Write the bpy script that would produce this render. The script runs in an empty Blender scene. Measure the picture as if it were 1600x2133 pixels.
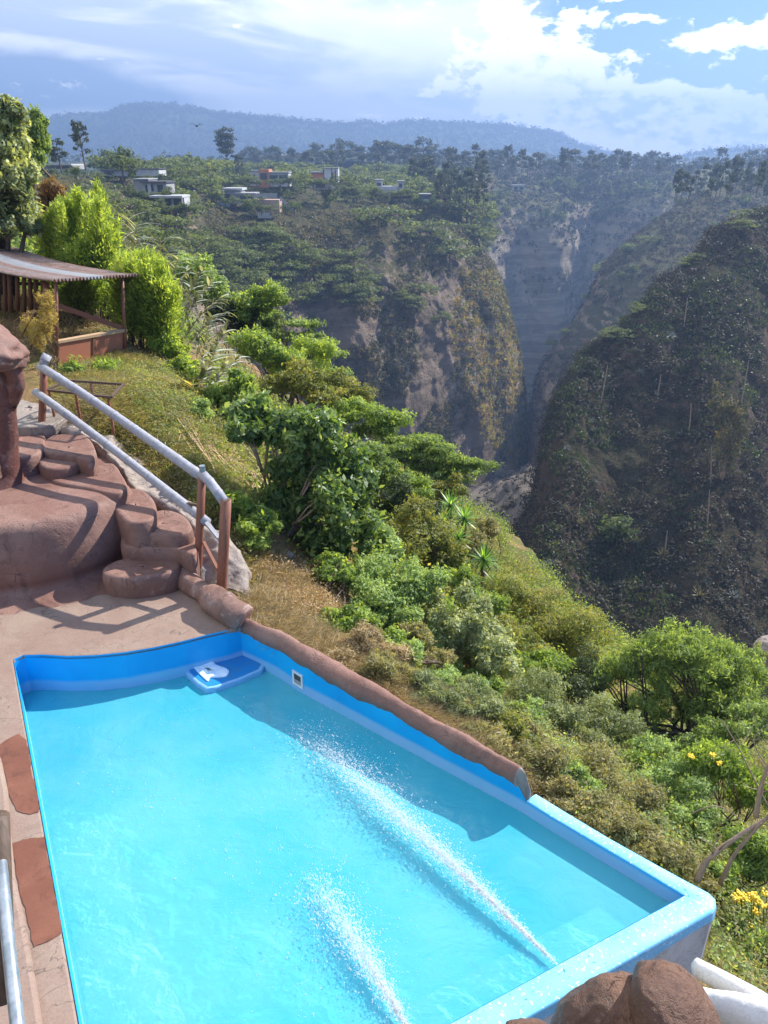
import bpy, math, random
import numpy as np
# ------------------------------------------------------------------ camera, light, sky
S = bpy.context.scene
F = 1540.0; CZ = 5.0
PITCH = math.atan((1066 - 340) / F)
SUN_AZ = math.radians(55); SUN_EL = math.radians(38.5)          # azimuth from +Y towards +X
cam = bpy.data.cameras.new('camera'); camo = bpy.data.objects.new('camera', cam)
S.collection.objects.link(camo); S.camera = camo
camo.location = (0, 0, CZ); camo.rotation_euler = (math.pi/2 - PITCH, 0, 0)
cam.sensor_fit = 'VERTICAL'; cam.sensor_height = 36; cam.lens = 36 * F / 2133
cam.clip_start = 0.05; cam.clip_end = 20000
S.view_settings.view_transform = 'Standard'; S.view_settings.look = 'None'
S.view_settings.gamma = 1; S.view_settings.exposure = 1.2
S.cycles.max_bounces = 7; S.cycles.diffuse_bounces = 3; S.cycles.glossy_bounces = 2
S.cycles.transmission_bounces = 4; S.cycles.transparent_max_bounces = 8; S.cycles.volume_bounces = 0
S.cycles.caustics_reflective = False; S.cycles.caustics_refractive = False
S.cycles.sample_clamp_indirect = 4; S.cycles.use_denoising = True

class NT:
    """tiny helper for node trees"""
    def __init__(s, nt): s.nt = nt; nt.nodes.clear()
    def n(s, t, ins=None, **kw):
        x = s.nt.nodes.new(t)
        for k, v in kw.items(): setattr(x, k, v)
        for k, v in (ins or {}).items(): s.set(x, k, v)
        return x
    def set(s, x, k, v):
        sock = x.inputs[k]
        if isinstance(v, bpy.types.NodeSocket): s.nt.links.new(v, sock)
        elif isinstance(v, bpy.types.Node): s.nt.links.new(v.outputs[0], sock)
        else: sock.default_value = v
    def m(s, op, a, b=0.0, c=0.0):
        x = s.nt.nodes.new('ShaderNodeMath'); x.operation = op
        s.set(x, 0, a); s.set(x, 1, b); s.set(x, 2, c); return x.outputs[0]
    def mix(s, f, a, b, mode='MIX'):
        x = s.nt.nodes.new('ShaderNodeMix'); x.data_type = 'RGBA'; x.blend_type = mode
        s.set(x, 0, f)
        for i, v in ((6, a), (7, b)):
            if isinstance(v, tuple) and len(v) == 3: v = (*v, 1)
            s.set(x, i, v)
        return x.outputs[2]
    def ramp(s, f, stops, interp='LINEAR'):
        x = s.nt.nodes.new('ShaderNodeValToRGB'); x.color_ramp.interpolation = interp
        e = x.color_ramp.elements
        while len(e) < len(stops): e.new(0.5)
        for q, (p, c) in zip(e, stops):
            q.position = p; q.color = (c, c, c, 1) if isinstance(c, (int, float)) else (*c, 1)
        s.set(x, 0, f); return x.outputs[0]
    def noise(s, vec, scale, detail=3, rough=.55, dist=0.0):
        x = s.n('ShaderNodeTexNoise', {'Scale': scale, 'Detail': detail, 'Roughness': rough, 'Distortion': dist})
        if vec is not None: s.set(x, 'Vector', vec)
        return x.outputs[0]
    def smooth(s, x, a, b):
        m = s.nt.nodes.new('ShaderNodeMapRange'); m.interpolation_type = 'SMOOTHSTEP'
        s.set(m, 0, x); s.set(m, 1, a); s.set(m, 2, b); s.set(m, 3, 0.0); s.set(m, 4, 1.0)
        return m.outputs[0]

W_ = bpy.data.worlds.new('World'); S.world = W_; W_.use_nodes = True
w = NT(W_.node_tree)
sky = w.n('ShaderNodeTexSky', sky_type='NISHITA', sun_disc=False, sun_elevation=SUN_EL, sun_rotation=SUN_AZ,
          altitude=2400, air_density=1.1, dust_density=.35, ozone_density=1.6)
tc = w.n('ShaderNodeTexCoord').outputs['Generated']
sx = w.n('ShaderNodeSeparateXYZ', {0: tc})
az = w.m('MULTIPLY', w.m('ARCTAN2', sx.outputs[0], sx.outputs[1]), 57.2958)
el = w.m('MULTIPLY', w.m('ARCSINE', sx.outputs[2]), 57.2958)
uv = w.n('ShaderNodeCombineXYZ', {0: az, 1: w.m('MULTIPLY', el, 1.9), 2: 3.1}).outputs[0]
nA = w.noise(uv, .085, 9, .6, .35); nB = w.noise(uv, .3, 8, .62, .2)
uv2 = w.n('ShaderNodeCombineXYZ', {0: w.m('ADD', az, w.m('MULTIPLY', el, 2.2)), 1: w.m('MULTIPLY', el, 4.5), 2: 7.7}).outputs[0]
nS = w.noise(uv2, .09, 6, .55, .6)
def blob(u, v, ru, rv, amp=1.0, soft=1.0):
    a = w.m('POWER', w.m('DIVIDE', w.m('SUBTRACT', az, u), ru), 2.0); b = w.m('POWER', w.m('DIVIDE', w.m('SUBTRACT', el, v), rv), 2.0)
    return w.m('MULTIPLY', w.m('EXPONENT', w.m('MULTIPLY', w.m('ADD', a, b), -1.0)), amp)
def addm(*a):
    r = a[0]
    for q in a[1:]: r = w.m('ADD', r, q)
    return r
nz = w.m('SUBTRACT', nB, .5); nzA = w.m('SUBTRACT', nA, .5)
# thin high veil over the left and centre
veil = w.smooth(addm(w.smooth(az, 15.0, 3.0), w.m('MULTIPLY', nzA, 1.2), w.m('MULTIPLY', nz, .5)), .1, .75)
veil = w.m('MULTIPLY', veil, .96)
# bright torn cloud edge from top centre to lower right, and cumulus heads above the right hills
bil = w.m('ABSOLUTE', w.m('SUBTRACT', w.noise(uv, .42, 5, .5), .5))
cum = addm(blob(9, 8.6, 5.5, 2.0, .5), blob(11, 5.2, 4.6, 2.2, .75), blob(12.5, 2.6, 6, 1.5, .75), blob(16.5, 2.9, 3.2, 1.6, .75), blob(18.5, 3.6, 2.0, 1.3, .6), blob(20.5, 2.4, 4.2, 1.7, .9), blob(24, 1.4, 5, 1.5, .9),
           blob(21, 6.9, 3.2, .75, .72), blob(16.2, 8.1, 1.6, .5, .42), blob(25.5, 7.3, 3.0, .9, .62), blob(24.0, 3.0, 1.6, .5, .45), blob(15, 9.4, 2, .4, .5), blob(3.5, 4.4, 3, .8, .3),
           w.m('MULTIPLY', nz, 1.9), w.m('MULTIPLY', nzA, .6), w.m('MULTIPLY', bil, -1.1))
cmask = w.smooth(cum, .24, .40)
core = w.smooth(cum, .62, 1.15)
veilcol = w.mix(w.smooth(nS, .42, .62), (7.2, 8.0, 9.0), (14.0, 13.8, 13.4))
veilcol = w.mix(w.m('MULTIPLY', w.smooth(az, -10.0, 8.0), .6), veilcol, (12.8, 12.8, 13.2))
dk = addm(blob(-22.5, 4.6, 5.5, 1.7, 1.0), blob(-14, 3.6, 4.5, 1.2, .55), w.m('MULTIPLY', nzA, 1.1), w.m('MULTIPLY', nz, .35))
veilcol = w.mix(w.m('MULTIPLY', w.smooth(dk, .3, .7), .95), veilcol, (3.0, 4.0, 6.0))
veilcol = w.mix(w.m('MULTIPLY', w.smooth(addm(blob(3, 7.0, 10, 3.2, .8), blob(-8, 9.2, 7, 1.6, .5), w.m('MULTIPLY', nz, .9)), .35, .95), .85), veilcol, (16.5, 16.3, 16.0))
veilcol = w.mix(w.m('MULTIPLY', w.smooth(el, 3.4, 1.0), .4), veilcol, (8.4, 9.4, 10.8))
skyb = w.mix(.62, sky.outputs[0], w.mix(w.smooth(el, 0.0, 12.0), (2.5, 5.3, 9.6), (.5, 2.4, 7.6)))
c1 = w.mix(veil, skyb, veilcol)
cumcol = w.mix(w.m('MULTIPLY', core, w.smooth(w.noise(uv, .7, 6, .62), .40, .60)), (20.5, 19.6, 18.6), (9.0, 10.2, 12.8))
c2 = w.mix(cmask, c1, cumcol)
hz = w.smooth(el, -1.0, -6.0)
c3 = w.mix(hz, c2, (1.0, 1.2, 1.4))
bg = w.n('ShaderNodeBackground', {'Color': c3, 'Strength': .068})
w.n('ShaderNodeOutputWorld', {0: bg.outputs[0]})

sun = bpy.data.lights.new('sun', 'SUN'); sun.energy = 4.8; sun.angle = math.radians(.53); sun.color = (1, .95, .87)
suno = bpy.data.objects.new('sun', sun); S.collection.objects.link(suno)
SD = np.array([math.sin(SUN_AZ)*math.cos(SUN_EL), math.cos(SUN_AZ)*math.cos(SUN_EL), math.sin(SUN_EL)])
suno.rotation_euler = (math.pi/2 - SUN_EL, 0, math.pi - SUN_AZ)

# ------------------------------------------------------------------ helpers
rng = np.random.default_rng(7); random.seed(7)
COL = S.collection
A = lambda *a: np.array(a, float)
_c, _s = math.cos(PITCH), math.sin(PITCH)
def ray(px, py):
    x = (px - 800) / F; y = -(py - 1066) / F
    return A(x, _c + y*_s, -_s + y*_c)
def Wz(px, py, z): d = ray(px, py); return A(0, 0, CZ) + d * ((z - CZ) / d[2])      # point at height z
def Yd(px, py, y): d = ray(px, py); return A(0, 0, CZ) + d * (y / d[1])             # point at ground distance y
def Td(px, py, t): return A(0, 0, CZ) + ray(px, py) * t
def proj(P):
    P = np.asarray(P, float); q = P - A(0, 0, CZ)
    t = q[..., 1]*_c - q[..., 2]*_s; yy = q[..., 1]*_s + q[..., 2]*_c
    return 800 + F*q[..., 0]/t, 1066 - F*yy/t, t

def _h(ix, iy, iz):
    n = (ix*374761393 + iy*668265263 + iz*2147483647 // 7) & 0xffffffff
    n = ((n ^ (n >> 13)) * 1274126177) & 0xffffffff
    n = (n ^ (n >> 16)) & 0xffff
    return n / 65535.0
def vnoise(P):
    P = np.asarray(P, float); i = np.floor(P).astype(np.int64); f = P - i; f = f*f*(3 - 2*f)
    r = 0
    for a in (0, 1):
        for b in (0, 1):
            for c in (0, 1):
                wgt = (f[..., 0] if a else 1-f[..., 0]) * (f[..., 1] if b else 1-f[..., 1]) * (f[..., 2] if c else 1-f[..., 2])
                r = r + wgt * _h(i[..., 0]+a, i[..., 1]+b, i[..., 2]+c)
    return r
def fbm(P, o=4):
    P = np.asarray(P, float); r = 0; a = .5; t = 0
    for k in range(o):
        r = r + a * vnoise(P * 2**k + k*17.3); t += a; a *= .5
    return r / t * 2 - 1

def tag(o, label=None, cat=None, group=None, kind=None):
    if label: o['label'] = label
    if cat: o['category'] = cat
    if group: o['group'] = group
    if kind: o['kind'] = kind
    return o
def empty(name, loc=(0, 0, 0), rz=0.0):
    o = bpy.data.objects.new(name, None); COL.objects.link(o)
    o.location = tuple(map(float, loc)); o.rotation_euler = (0, 0, rz); o.empty_display_size = .1
    return o
def link(name, me, parent=None, loc=None):
    o = bpy.data.objects.new(name, me); COL.objects.link(o)
    if parent is not None: o.parent = parent
    if loc is not None: o.location = tuple(map(float, loc))
    return o
def npmesh(name, V, Q, mats, v=None, smooth=False, mi=None):
    V = np.asarray(V, np.float32); Q = np.asarray(Q, np.int32); k = Q.shape[1]
    me = bpy.data.meshes.new(name)
    me.vertices.add(len(V)); me.vertices.foreach_set('co', V.ravel())
    me.loops.add(Q.size); me.loops.foreach_set('vertex_index', Q.ravel())
    me.polygons.add(len(Q)); me.polygons.foreach_set('loop_start', np.arange(0, Q.size, k, dtype=np.int32))
    for m in (mats if isinstance(mats, (list, tuple)) else [mats]): me.materials.append(m)
    if v is not None:
        at = me.attributes.new('v', 'FLOAT', 'FACE'); at.data.foreach_set('value', np.asarray(v, np.float32))
    if mi is not None: me.polygons.foreach_set('material_index', np.asarray(mi, np.int32))
    me.update(calc_edges=True)
    if smooth: me.polygons.foreach_set('use_smooth', np.ones(len(Q), bool))
    return me
class MB:
    """collects shapes, builds ONE mesh object"""
    def __init__(s): s.v = []; s.f = []
    def add(s, V, Fc):
        k = len(s.v); s.v.extend([tuple(map(float, q)) for q in V]); s.f.extend([tuple(k+i for i in q) for q in Fc]); return s
    def box(s, c, d, R=None):
        P = [A((i & 1)*2-1, (i >> 1 & 1)*2-1, (i >> 2)*2-1) * A(*d)/2 for i in range(8)]
        if R is not None: P = [R @ p for p in P]
        return s.add([p + A(*c) for p in P], [(0,2,3,1),(4,5,7,6),(0,1,5,4),(2,6,7,3),(0,4,6,2),(1,3,7,5)])
    def bar(s, a, b, wd, th):
        a, b = A(*a), A(*b); d = b-a; L = np.linalg.norm(d); d = d/L
        up = A(0,0,1) if abs(d[2]) < .9 else A(0,1,0)
        x = np.cross(up, d); x /= np.linalg.norm(x); z = np.cross(d, x)
        return s.box((a+b)/2, (wd, L, th), np.stack([x, d, z], 1))
    def tube(s, P, R, n=8, cap=True, sq=1.0):
        P = [A(*p) for p in P]; m = len(P)
        if np.isscalar(R): R = [R]*m
        V = []; up = None
        for i in range(m):
            d = P[min(i+1, m-1)] - P[max(i-1, 0)]; d = d/(np.linalg.norm(d)+1e-9)
            if up is None: up = A(0,0,1) if abs(d[2]) < .9 else A(0,1,0)
            x = np.cross(up, d); x /= (np.linalg.norm(x)+1e-9); z = np.cross(d, x); up = z if abs(d[2]) >= .9 else A(0,0,1)
            for j in range(n):
                t = 2*math.pi*j/n; V.append(P[i] + R[i]*(x*math.cos(t) + z*math.sin(t)*sq))
        Fc = [(i*n+j, i*n+(j+1) % n, (i+1)*n+(j+1) % n, (i+1)*n+j) for i in range(m-1) for j in range(n)]
        if cap: Fc += [tuple(range(n-1, -1, -1)), tuple((m-1)*n+j for j in range(n))]
        return s.add(V, Fc)
    def build(s, name, mat, parent=None, smooth=False, bevel=0):
        me = bpy.data.meshes.new(name); me.from_pydata(s.v, [], s.f); me.materials.append(mat)
        if smooth: me.polygons.foreach_set('use_smooth', [True]*len(me.polygons))
        o = link(name, me, parent)
        if bevel:
            b = o.modifiers.new('b', 'BEVEL'); b.width = bevel; b.segments = 2
        return o
def cr(Pn, n, closed=False):
    """Catmull-Rom along axis 0 to n samples"""
    Pn = np.asarray(Pn, float); m = len(Pn)
    t = np.linspace(0, m if closed else m-1, n, endpoint=not closed)
    i = np.minimum(np.floor(t).astype(int), m-1 if closed else m-2); f = t - i
    ix = (lambda k: k % m) if closed else (lambda k: np.clip(k, 0, m-1))
    p0, p1, p2, p3 = Pn[ix(i-1)], Pn[ix(i)], Pn[ix(i+1)], Pn[ix(i+2)]
    f = f.reshape((-1,) + (1,)*(Pn.ndim-1))
    return .5*((2*p1) + (-p0+p2)*f + (2*p0-5*p1+4*p2-p3)*f**2 + (-p0+3*p1-3*p2+p3)*f**3)
def gridq(r, c, closed=False):
    i, j = np.meshgrid(np.arange(r-1), np.arange(c if closed else c-1), indexing='ij')
    a = i*c + j; b = i*c + (j+1) % c
    return np.stack([a, b, b+c, a+c], -1).reshape(-1, 4)
def normals(G):
    du = np.gradient(G, axis=1); dv = np.gradient(G, axis=0); n = np.cross(du, dv)
    return n / (np.linalg.norm(n, axis=-1, keepdims=True) + 1e-9)
def inpoly(x, y, P):
    P = np.asarray(P, float); r = np.zeros(np.shape(x), bool); j = len(P)-1
    for i in range(len(P)):
        c = ((P[i,1] > y) != (P[j,1] > y)) & (x < (P[j,0]-P[i,0])*(y-P[i,1])/(P[j,1]-P[i,1]+1e-12)+P[i,0]); r ^= c; j = i
    return r

# ------------------------------------------------------------------ materials
def newmat(name):
    m = bpy.data.materials.new(name); m.use_nodes = True; return m, NT(m.node_tree)
def out(t, sh, disp=None):
    t.n('ShaderNodeOutputMaterial', {0: sh})
def princ(t, col, rough=.7, bump=None, bs=.3, bd=.02, spec=.4, metal=0.0):
    i = {'Base Color': col if not (isinstance(col, tuple) and len(col) == 3) else (*col, 1), 'Roughness': rough, 'Specular IOR Level': spec, 'Metallic': metal}
    if bump is not None: i['Normal'] = t.n('ShaderNodeBump', {'Strength': bs, 'Distance': bd, 'Height': bump}).outputs[0]
    return t.n('ShaderNodeBsdfPrincipled', i)
def pos(t): return t.n('ShaderNodeNewGeometry').outputs['Position']
def objc(t): return t.n('ShaderNodeTexCoord').outputs['Object']
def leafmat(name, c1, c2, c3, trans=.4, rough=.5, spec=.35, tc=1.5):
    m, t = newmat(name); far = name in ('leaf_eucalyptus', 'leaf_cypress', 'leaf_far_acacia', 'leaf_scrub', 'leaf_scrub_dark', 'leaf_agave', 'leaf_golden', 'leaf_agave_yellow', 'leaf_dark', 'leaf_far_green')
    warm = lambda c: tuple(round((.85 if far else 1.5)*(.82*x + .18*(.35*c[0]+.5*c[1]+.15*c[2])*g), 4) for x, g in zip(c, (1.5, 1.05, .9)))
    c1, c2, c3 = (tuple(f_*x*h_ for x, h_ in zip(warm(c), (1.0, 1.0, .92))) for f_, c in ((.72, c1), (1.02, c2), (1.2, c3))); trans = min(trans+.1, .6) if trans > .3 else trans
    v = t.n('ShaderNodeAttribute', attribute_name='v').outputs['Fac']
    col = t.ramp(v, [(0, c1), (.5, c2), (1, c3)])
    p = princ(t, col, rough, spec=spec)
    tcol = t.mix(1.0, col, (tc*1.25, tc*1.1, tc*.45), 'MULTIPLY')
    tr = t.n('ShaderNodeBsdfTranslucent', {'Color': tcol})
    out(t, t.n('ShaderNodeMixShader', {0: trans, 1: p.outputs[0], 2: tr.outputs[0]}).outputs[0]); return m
def stone(name, a, b, c=None, scale=1.0, bs=.5, rough=.62, spec=.4, streak=.25, crack=True, wear=1.0):
    m, t = newmat(name); p = pos(t)
    n1 = t.noise(p, 1.3*scale, 5, .6, .4); n2 = t.noise(p, 9*scale, 6, .65); n3 = t.noise(p, 60*scale, 3, .6)
    col = t.mix(t.smooth(n1, .38, .66), a, b)
    if c: col = t.mix(t.m('MULTIPLY', t.smooth(n2, .55, .75), .6), col, c)
    col = t.mix(t.m('MULTIPLY', t.smooth(n3, .35, .7), streak), col, t.mix(1.0, col, (.55, .52, .5), 'MULTIPLY'))
    vs = t.n('ShaderNodeTexNoise', {'Vector': p, 'Scale': 2.2*scale, 'Detail': 4.0, 'Distortion': 1.2}).outputs[0]
    ck = t.smooth(t.m('ABSOLUTE', t.m('SUBTRACT', vs, .5)), 0.0, .008)
    ck = t.m('MAXIMUM', ck, t.smooth(n1, .52, .46))
    if crack: col = t.mix(t.m('MULTIPLY', t.m('SUBTRACT', 1.0, ck), .55), col, (.06, .045, .04))
    stn = t.noise(t.n('ShaderNodeMapping', {0: p, 3: (2.6, 2.6, .5)}).outputs[0], 1.5*scale, 5, .65, .5)
    col = t.mix(t.m('MULTIPLY', t.smooth(stn, .52, .68), .5*wear), col, t.mix(1.0, col, (.42, .38, .36), 'MULTIPLY'))
    pt = t.n('ShaderNodeNewGeometry').outputs['Pointiness']
    col = t.mix(t.m('MULTIPLY', t.m('MULTIPLY', t.smooth(pt, .505, .53), t.smooth(n2, .5, .66)), .28*(wear > .9)), col, (.52, .44, .39))
    h = t.m('ADD', t.m('MULTIPLY', n2, .7), t.m('MULTIPLY', n3, .25))
    if crack: h = t.m('ADD', h, t.m('MULTIPLY', ck, .3))
    rr = t.m('ADD', rough-.15, t.m('MULTIPLY', n2, .35))
    out(t, princ(t, col, rr, h, bs, .03, spec).outputs[0]); return m
def plain(name, a, b=None, scale=8, rough=.6, spec=.4, bs=.2, metal=0.0, stretch=None):
    m, t = newmat(name); p = objc(t)
    if stretch: p = t.n('ShaderNodeMapping', {0: p, 3: stretch}).outputs[0]
    n = t.noise(p, scale, 5, .6)
    col = t.mix(t.smooth(n, .3, .7), a, b or tuple(x*.75 for x in a))
    out(t, princ(t, col, rough, n, bs, .01, spec, metal).outputs[0]); return m

M = {}
M['deck'] = stone('deck_concrete', (.26, .175, .135), (.305, .225, .175), (.20, .125, .095), .9, .35, wear=.35)
M['rock'] = stone('rock_concrete', (.215, .11, .083), (.275, .16, .125), (.14, .068, .05), 1.0, .7)
M['rockd'] = stone('rock_dark', (.19, .10, .075), (.27, .155, .12), (.36, .25, .21), 1.2, .7, .5, .5)
M['boulder'] = stone('boulder_brown', (.12, .055, .03), (.19, .095, .055), (.30, .20, .14), 2.5, 1.0, .45, .5)
M['pillar'] = stone('pillar_red', (.12, .045, .035), (.19, .08, .06), (.08, .03, .025), 1.2, .8, .6)
M['ledge'] = stone('ledge_stone', (.28, .23, .19), (.34, .28, .24), (.19, .15, .12), 1.4, .9)
M['wet'] = stone('wet_terracotta', (.165, .055, .028), (.21, .078, .042), (.12, .04, .022), 2.0, .15, .3, .5, crack=False)
M['plaster'] = stone('grey_plaster', (.64, .62, .59), (.54, .52, .49), (.36, .34, .32), 1.6, .25, .8, .2)
M['whitep'] = stone('white_paint', (.80, .79, .76), (.72, .70, .66), (.58, .53, .47), 1.5, .3, .6, .3, crack=False)
M['grey_cement'] = stone('grey_cement', (.22, .20, .19), (.27, .25, .24), None, 2.0, .3, .8, crack=False)
# painted pool walls: deep blue with a pale lavender band above the water
m, t = newmat('pool_paint'); p = pos(t); z = t.n('ShaderNodeSeparateXYZ', {0: p}).outputs[2]
n1 = t.noise(p, 2.0, 4); n2 = t.noise(p, 26, 4, .7)
zz = t.m('ADD', z, t.m('MULTIPLY', t.m('SUBTRACT', n1, .5), .05))
blue = t.mix(t.smooth(n1, .35, .65), (.004, .33, .72), (.004, .40, .78))
lav = t.mix(t.smooth(n1, .3, .7), (.20, .48, .72), (.26, .48, .74))
low = t.mix(t.smooth(n1, .4, .6), (.16, .70, .86), (.2, .74, .9))
col = t.mix(t.smooth(zz, .10, .155), lav, blue)
col = t.mix(t.smooth(z, -.02, -.004), low, col) if False else t.mix(t.smooth(z, -.012, -.002), low, col)
col = t.mix(t.m('MULTIPLY', t.smooth(n2, .6, .8), .2), col, (.05, .2, .4))
out(t, princ(t, col, .45, n2, .1, .005, .4).outputs[0]); M['pool'] = m
m, t = newmat('pool_rim_paint'); p = pos(t); z = t.n('ShaderNodeSeparateXYZ', {0: p}).outputs[2]
n1 = t.noise(p, 3.0, 5); n2 = t.noise(p, 38, 4, .7)
col = t.mix(t.smooth(n1, .35, .65), (.19, .54, .82), (.25, .60, .86))
col = t.mix(t.smooth(n2, .60, .68), col, (.03, .24, .52))
col = t.mix(t.m('MULTIPLY', t.smooth(t.noise(p, 42, 3), .61, .67), .8), col, (.85, .9, .95))
out(t, princ(t, col, .5, n2, .25, .004, .35).outputs[0]); M['rim'] = m
m, t = newmat('pool_floor'); p = pos(t)
col = t.mix(t.smooth(t.noise(p, 1.5, 4), .35, .65), (.18, .82, .93), (.34, .89, .96))
sp = t.n('ShaderNodeTexVoronoi', {'Vector': t.n('ShaderNodeMapping', {0: p, 3: (1, 1.8, 1)}).outputs[0], 'Scale': 11.0}).outputs[0]
col = t.mix(t.m('MULTIPLY', t.smooth(sp, .10, .05), .55), col, (.02, .12, .2))
out(t, princ(t, col, .6).outputs[0]); M['floor'] = m
m, t = newmat('bench_paint'); p = pos(t)
out(t, princ(t, t.mix(t.smooth(t.noise(p, 3, 4), .35, .65), (.50, .90, .96), (.66, .94, .98)), .6).outputs[0]); M['bench'] = m
m, t = newmat('seat_top_paint'); p = pos(t); n = t.noise(p, 5, 5, .65)
out(t, princ(t, t.mix(t.smooth(n, .45, .8), (.014, .22, .54), (.06, .20, .36)), .35, n, .2, .004).outputs[0]); M['seat'] = m
# milky clear water: tinted see-through sheet with a weak milky body, Fresnel sheen and small ripples
m, t = newmat('pool_water'); p = pos(t)
r1 = t.noise(t.n('ShaderNodeMapping', {0: p, 3: (1, 1.4, 1), 2: (0, 0, .6)}).outputs[0], 3.2, 4, .55, 1.2)
r2 = t.noise(p, 14, 3, .5, .8)
hgt = t.m('ADD', r1, t.m('MULTIPLY', r2, .22))
bmp = t.n('ShaderNodeBump', {'Strength': .28, 'Distance': .05, 'Height': hgt}).outputs[0]
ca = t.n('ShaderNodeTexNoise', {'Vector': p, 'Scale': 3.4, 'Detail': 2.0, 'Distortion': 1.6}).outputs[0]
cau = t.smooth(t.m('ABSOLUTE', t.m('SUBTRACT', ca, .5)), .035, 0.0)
tint = t.mix(cau, (.66, .92, .96), (1.0, 1.0, 1.0))  # caustic light drawn as clearer lines in the see-through tint
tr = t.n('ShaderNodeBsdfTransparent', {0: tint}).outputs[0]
df = t.n('ShaderNodeBsdfDiffuse', {0: t.mix(t.smooth(t.noise(p, .8, 3), .35, .65), (.10, .74, .88, 1), (.20, .82, .93, 1)), 'Normal': bmp}).outputs[0]
gl = t.n('ShaderNodeBsdfGlossy', {0: (1, 1, 1, 1), 'Roughness': .06, 'Normal': bmp}).outputs[0]
fr = t.n('ShaderNodeFresnel', {0: 1.33, 'Normal': bmp}).outputs[0]
b = t.n('ShaderNodeMixShader', {0: .38, 1: tr, 2: df}).outputs[0]
out(t, t.n('ShaderNodeMixShader', {0: fr, 1: b, 2: gl}).outputs[0]); M['water'] = m
m, t = newmat('foam_drops')
fo = t.n('ShaderNodeMixShader', {0: .55, 1: princ(t, (1, 1, 1), .3, spec=.5).outputs[0], 2: t.n('ShaderNodeBsdfTranslucent', {0: (1, 1, 1, 1)}).outputs[0]}).outputs[0]
out(t, t.n('ShaderNodeMixShader', {0: .58, 1: fo, 2: t.n('ShaderNodeBsdfTransparent').outputs[0]}).outputs[0]); M['foam'] = m
# railings, shelter
m, t = newmat('bamboo_pipe_paint'); p = pos(t)
n = t.noise(p, 20, 5, .65)
col = t.mix(t.smooth(n, .4, .7), (.28, .28, .31), (.38, .38, .41)); col = t.mix(t.m('MULTIPLY', t.smooth(t.noise(p, 7, 3), .6, .75), .4), col, (.25, .22, .2))
out(t, princ(t, col, .55, n, .25, .004).outputs[0]); M['bamboo'] = m
M['node'] = plain('node_ring', (.22, .2, .2), (.3, .29, .3))
M['post'] = plain('brown_post', (.27, .11, .065), (.20, .075, .045), 14, .5, stretch=(6, 6, 1))
M['galv'] = plain('galvanised', (.38, .42, .46), (.22, .26, .29), 18, .38, .6, .3, .55)
M['darkwood'] = plain('dark_wood', (.12, .08, .055), (.07, .045, .03), 12, stretch=(6, 6, 1))
M['log'] = plain('log_brown', (.22, .095, .05), (.13, .055, .03), 12, stretch=(6, 6, 1))
M['trunkw'] = plain('driftwood', (.42, .22, .12), (.28, .13, .07), 10, .6, stretch=(1, 6, 6))
M['panel'] = plain('panel_brown', (.42, .16, .085), (.36, .135, .075), 3, .65)
M['cap'] = plain('timber_cap', (.52, .36, .22), (.42, .27, .15), 6, .6, stretch=(1, 8, 8))
M['tank'] = plain('blue_tarp', (.03, .17, .27), (.05, .24, .34), 4)
m, t = newmat('roof_sheet'); p = t.n('ShaderNodeAttribute', attribute_name='v').outputs['Fac']; q = pos(t)
n = t.noise(t.n('ShaderNodeMapping', {0: q, 3: (1.2, 1.2, 1.2)}).outputs[0], 5, 5, .65)
rust = t.mix(t.smooth(n, .35, .7), (.25, .135, .095), (.40, .27, .215)); zinc = t.mix(n, (.36, .38, .39), (.52, .54, .55))
out(t, princ(t, t.mix(p, rust, zinc), .5, n, .2, .01, .5).outputs[0]); M['roof'] = m
# ground
m, t = newmat('hillside_soil'); p = pos(t)
n1 = t.noise(p, .5, 5, .6); n2 = t.noise(p, 5, 6, .7); n3 = t.noise(p, 40, 4, .7)
col = t.mix(t.smooth(n1, .4, .62), (.30, .19, .09), (.085, .13, .03)); col = t.mix(t.smooth(n2, .5, .7), col, (.38, .26, .13))
col = t.mix(t.m('MULTIPLY', t.smooth(n3, .45, .7), .5), col, (.05, .04, .02))
out(t, princ(t, col, .95, t.m('ADD', n2, n3), .8, .08, .1).outputs[0]); M['soil'] = m
def cliffmat(name, rock, pale, veg, veg2, vthr=.5, zs=.12):
    m, t = newmat(name); p = pos(t); nor = t.n('ShaderNodeNewGeometry').outputs['Normal']
    st = t.noise(t.n('ShaderNodeMapping', {0: p, 3: (.02, .02, zs*1.6)}).outputs[0], 1.0, 6, .62, .25)
    n1 = t.noise(p, .035, 6, .62, .3); n2 = t.noise(p, .25, 6, .68, .4); n3 = t.noise(p, 1.6, 4, .7)
    r = t.mix(t.smooth(st, .42, .58), rock, tuple(x*.62 for x in rock))
    r = t.mix(t.m('MULTIPLY', t.smooth(n1, .53, .64), .8), r, pale)
    vm = t.smooth(t.m('ADD', t.m('MULTIPLY', n1, .45), t.m('MULTIPLY', n2, .6)), vthr, vthr+.07)
    up = t.n('ShaderNodeSeparateXYZ', {0: nor}).outputs[2]
    vm = t.m('MAXIMUM', vm, t.smooth(up, .55, .8))
    v = t.mix(t.smooth(n3, .4, .65), veg, veg2)
    col = t.mix(vm, r, v)
    out(t, princ(t, col, .95, t.m('ADD', t.m('MULTIPLY', n2, 1.0), t.m('ADD', t.m('MULTIPLY', n3, .35), t.m('MULTIPLY', st, .8))), 1.0, 1.6, .05).outputs[0]); return m
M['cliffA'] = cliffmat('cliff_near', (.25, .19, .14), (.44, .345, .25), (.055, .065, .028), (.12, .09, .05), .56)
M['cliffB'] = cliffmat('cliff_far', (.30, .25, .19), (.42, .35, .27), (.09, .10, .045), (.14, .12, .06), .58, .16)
M['cliffD'] = cliffmat('cliff_right', (.115, .082, .058), (.26, .20, .15), (.03, .034, .016), (.06, .044, .027), .54)
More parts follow.
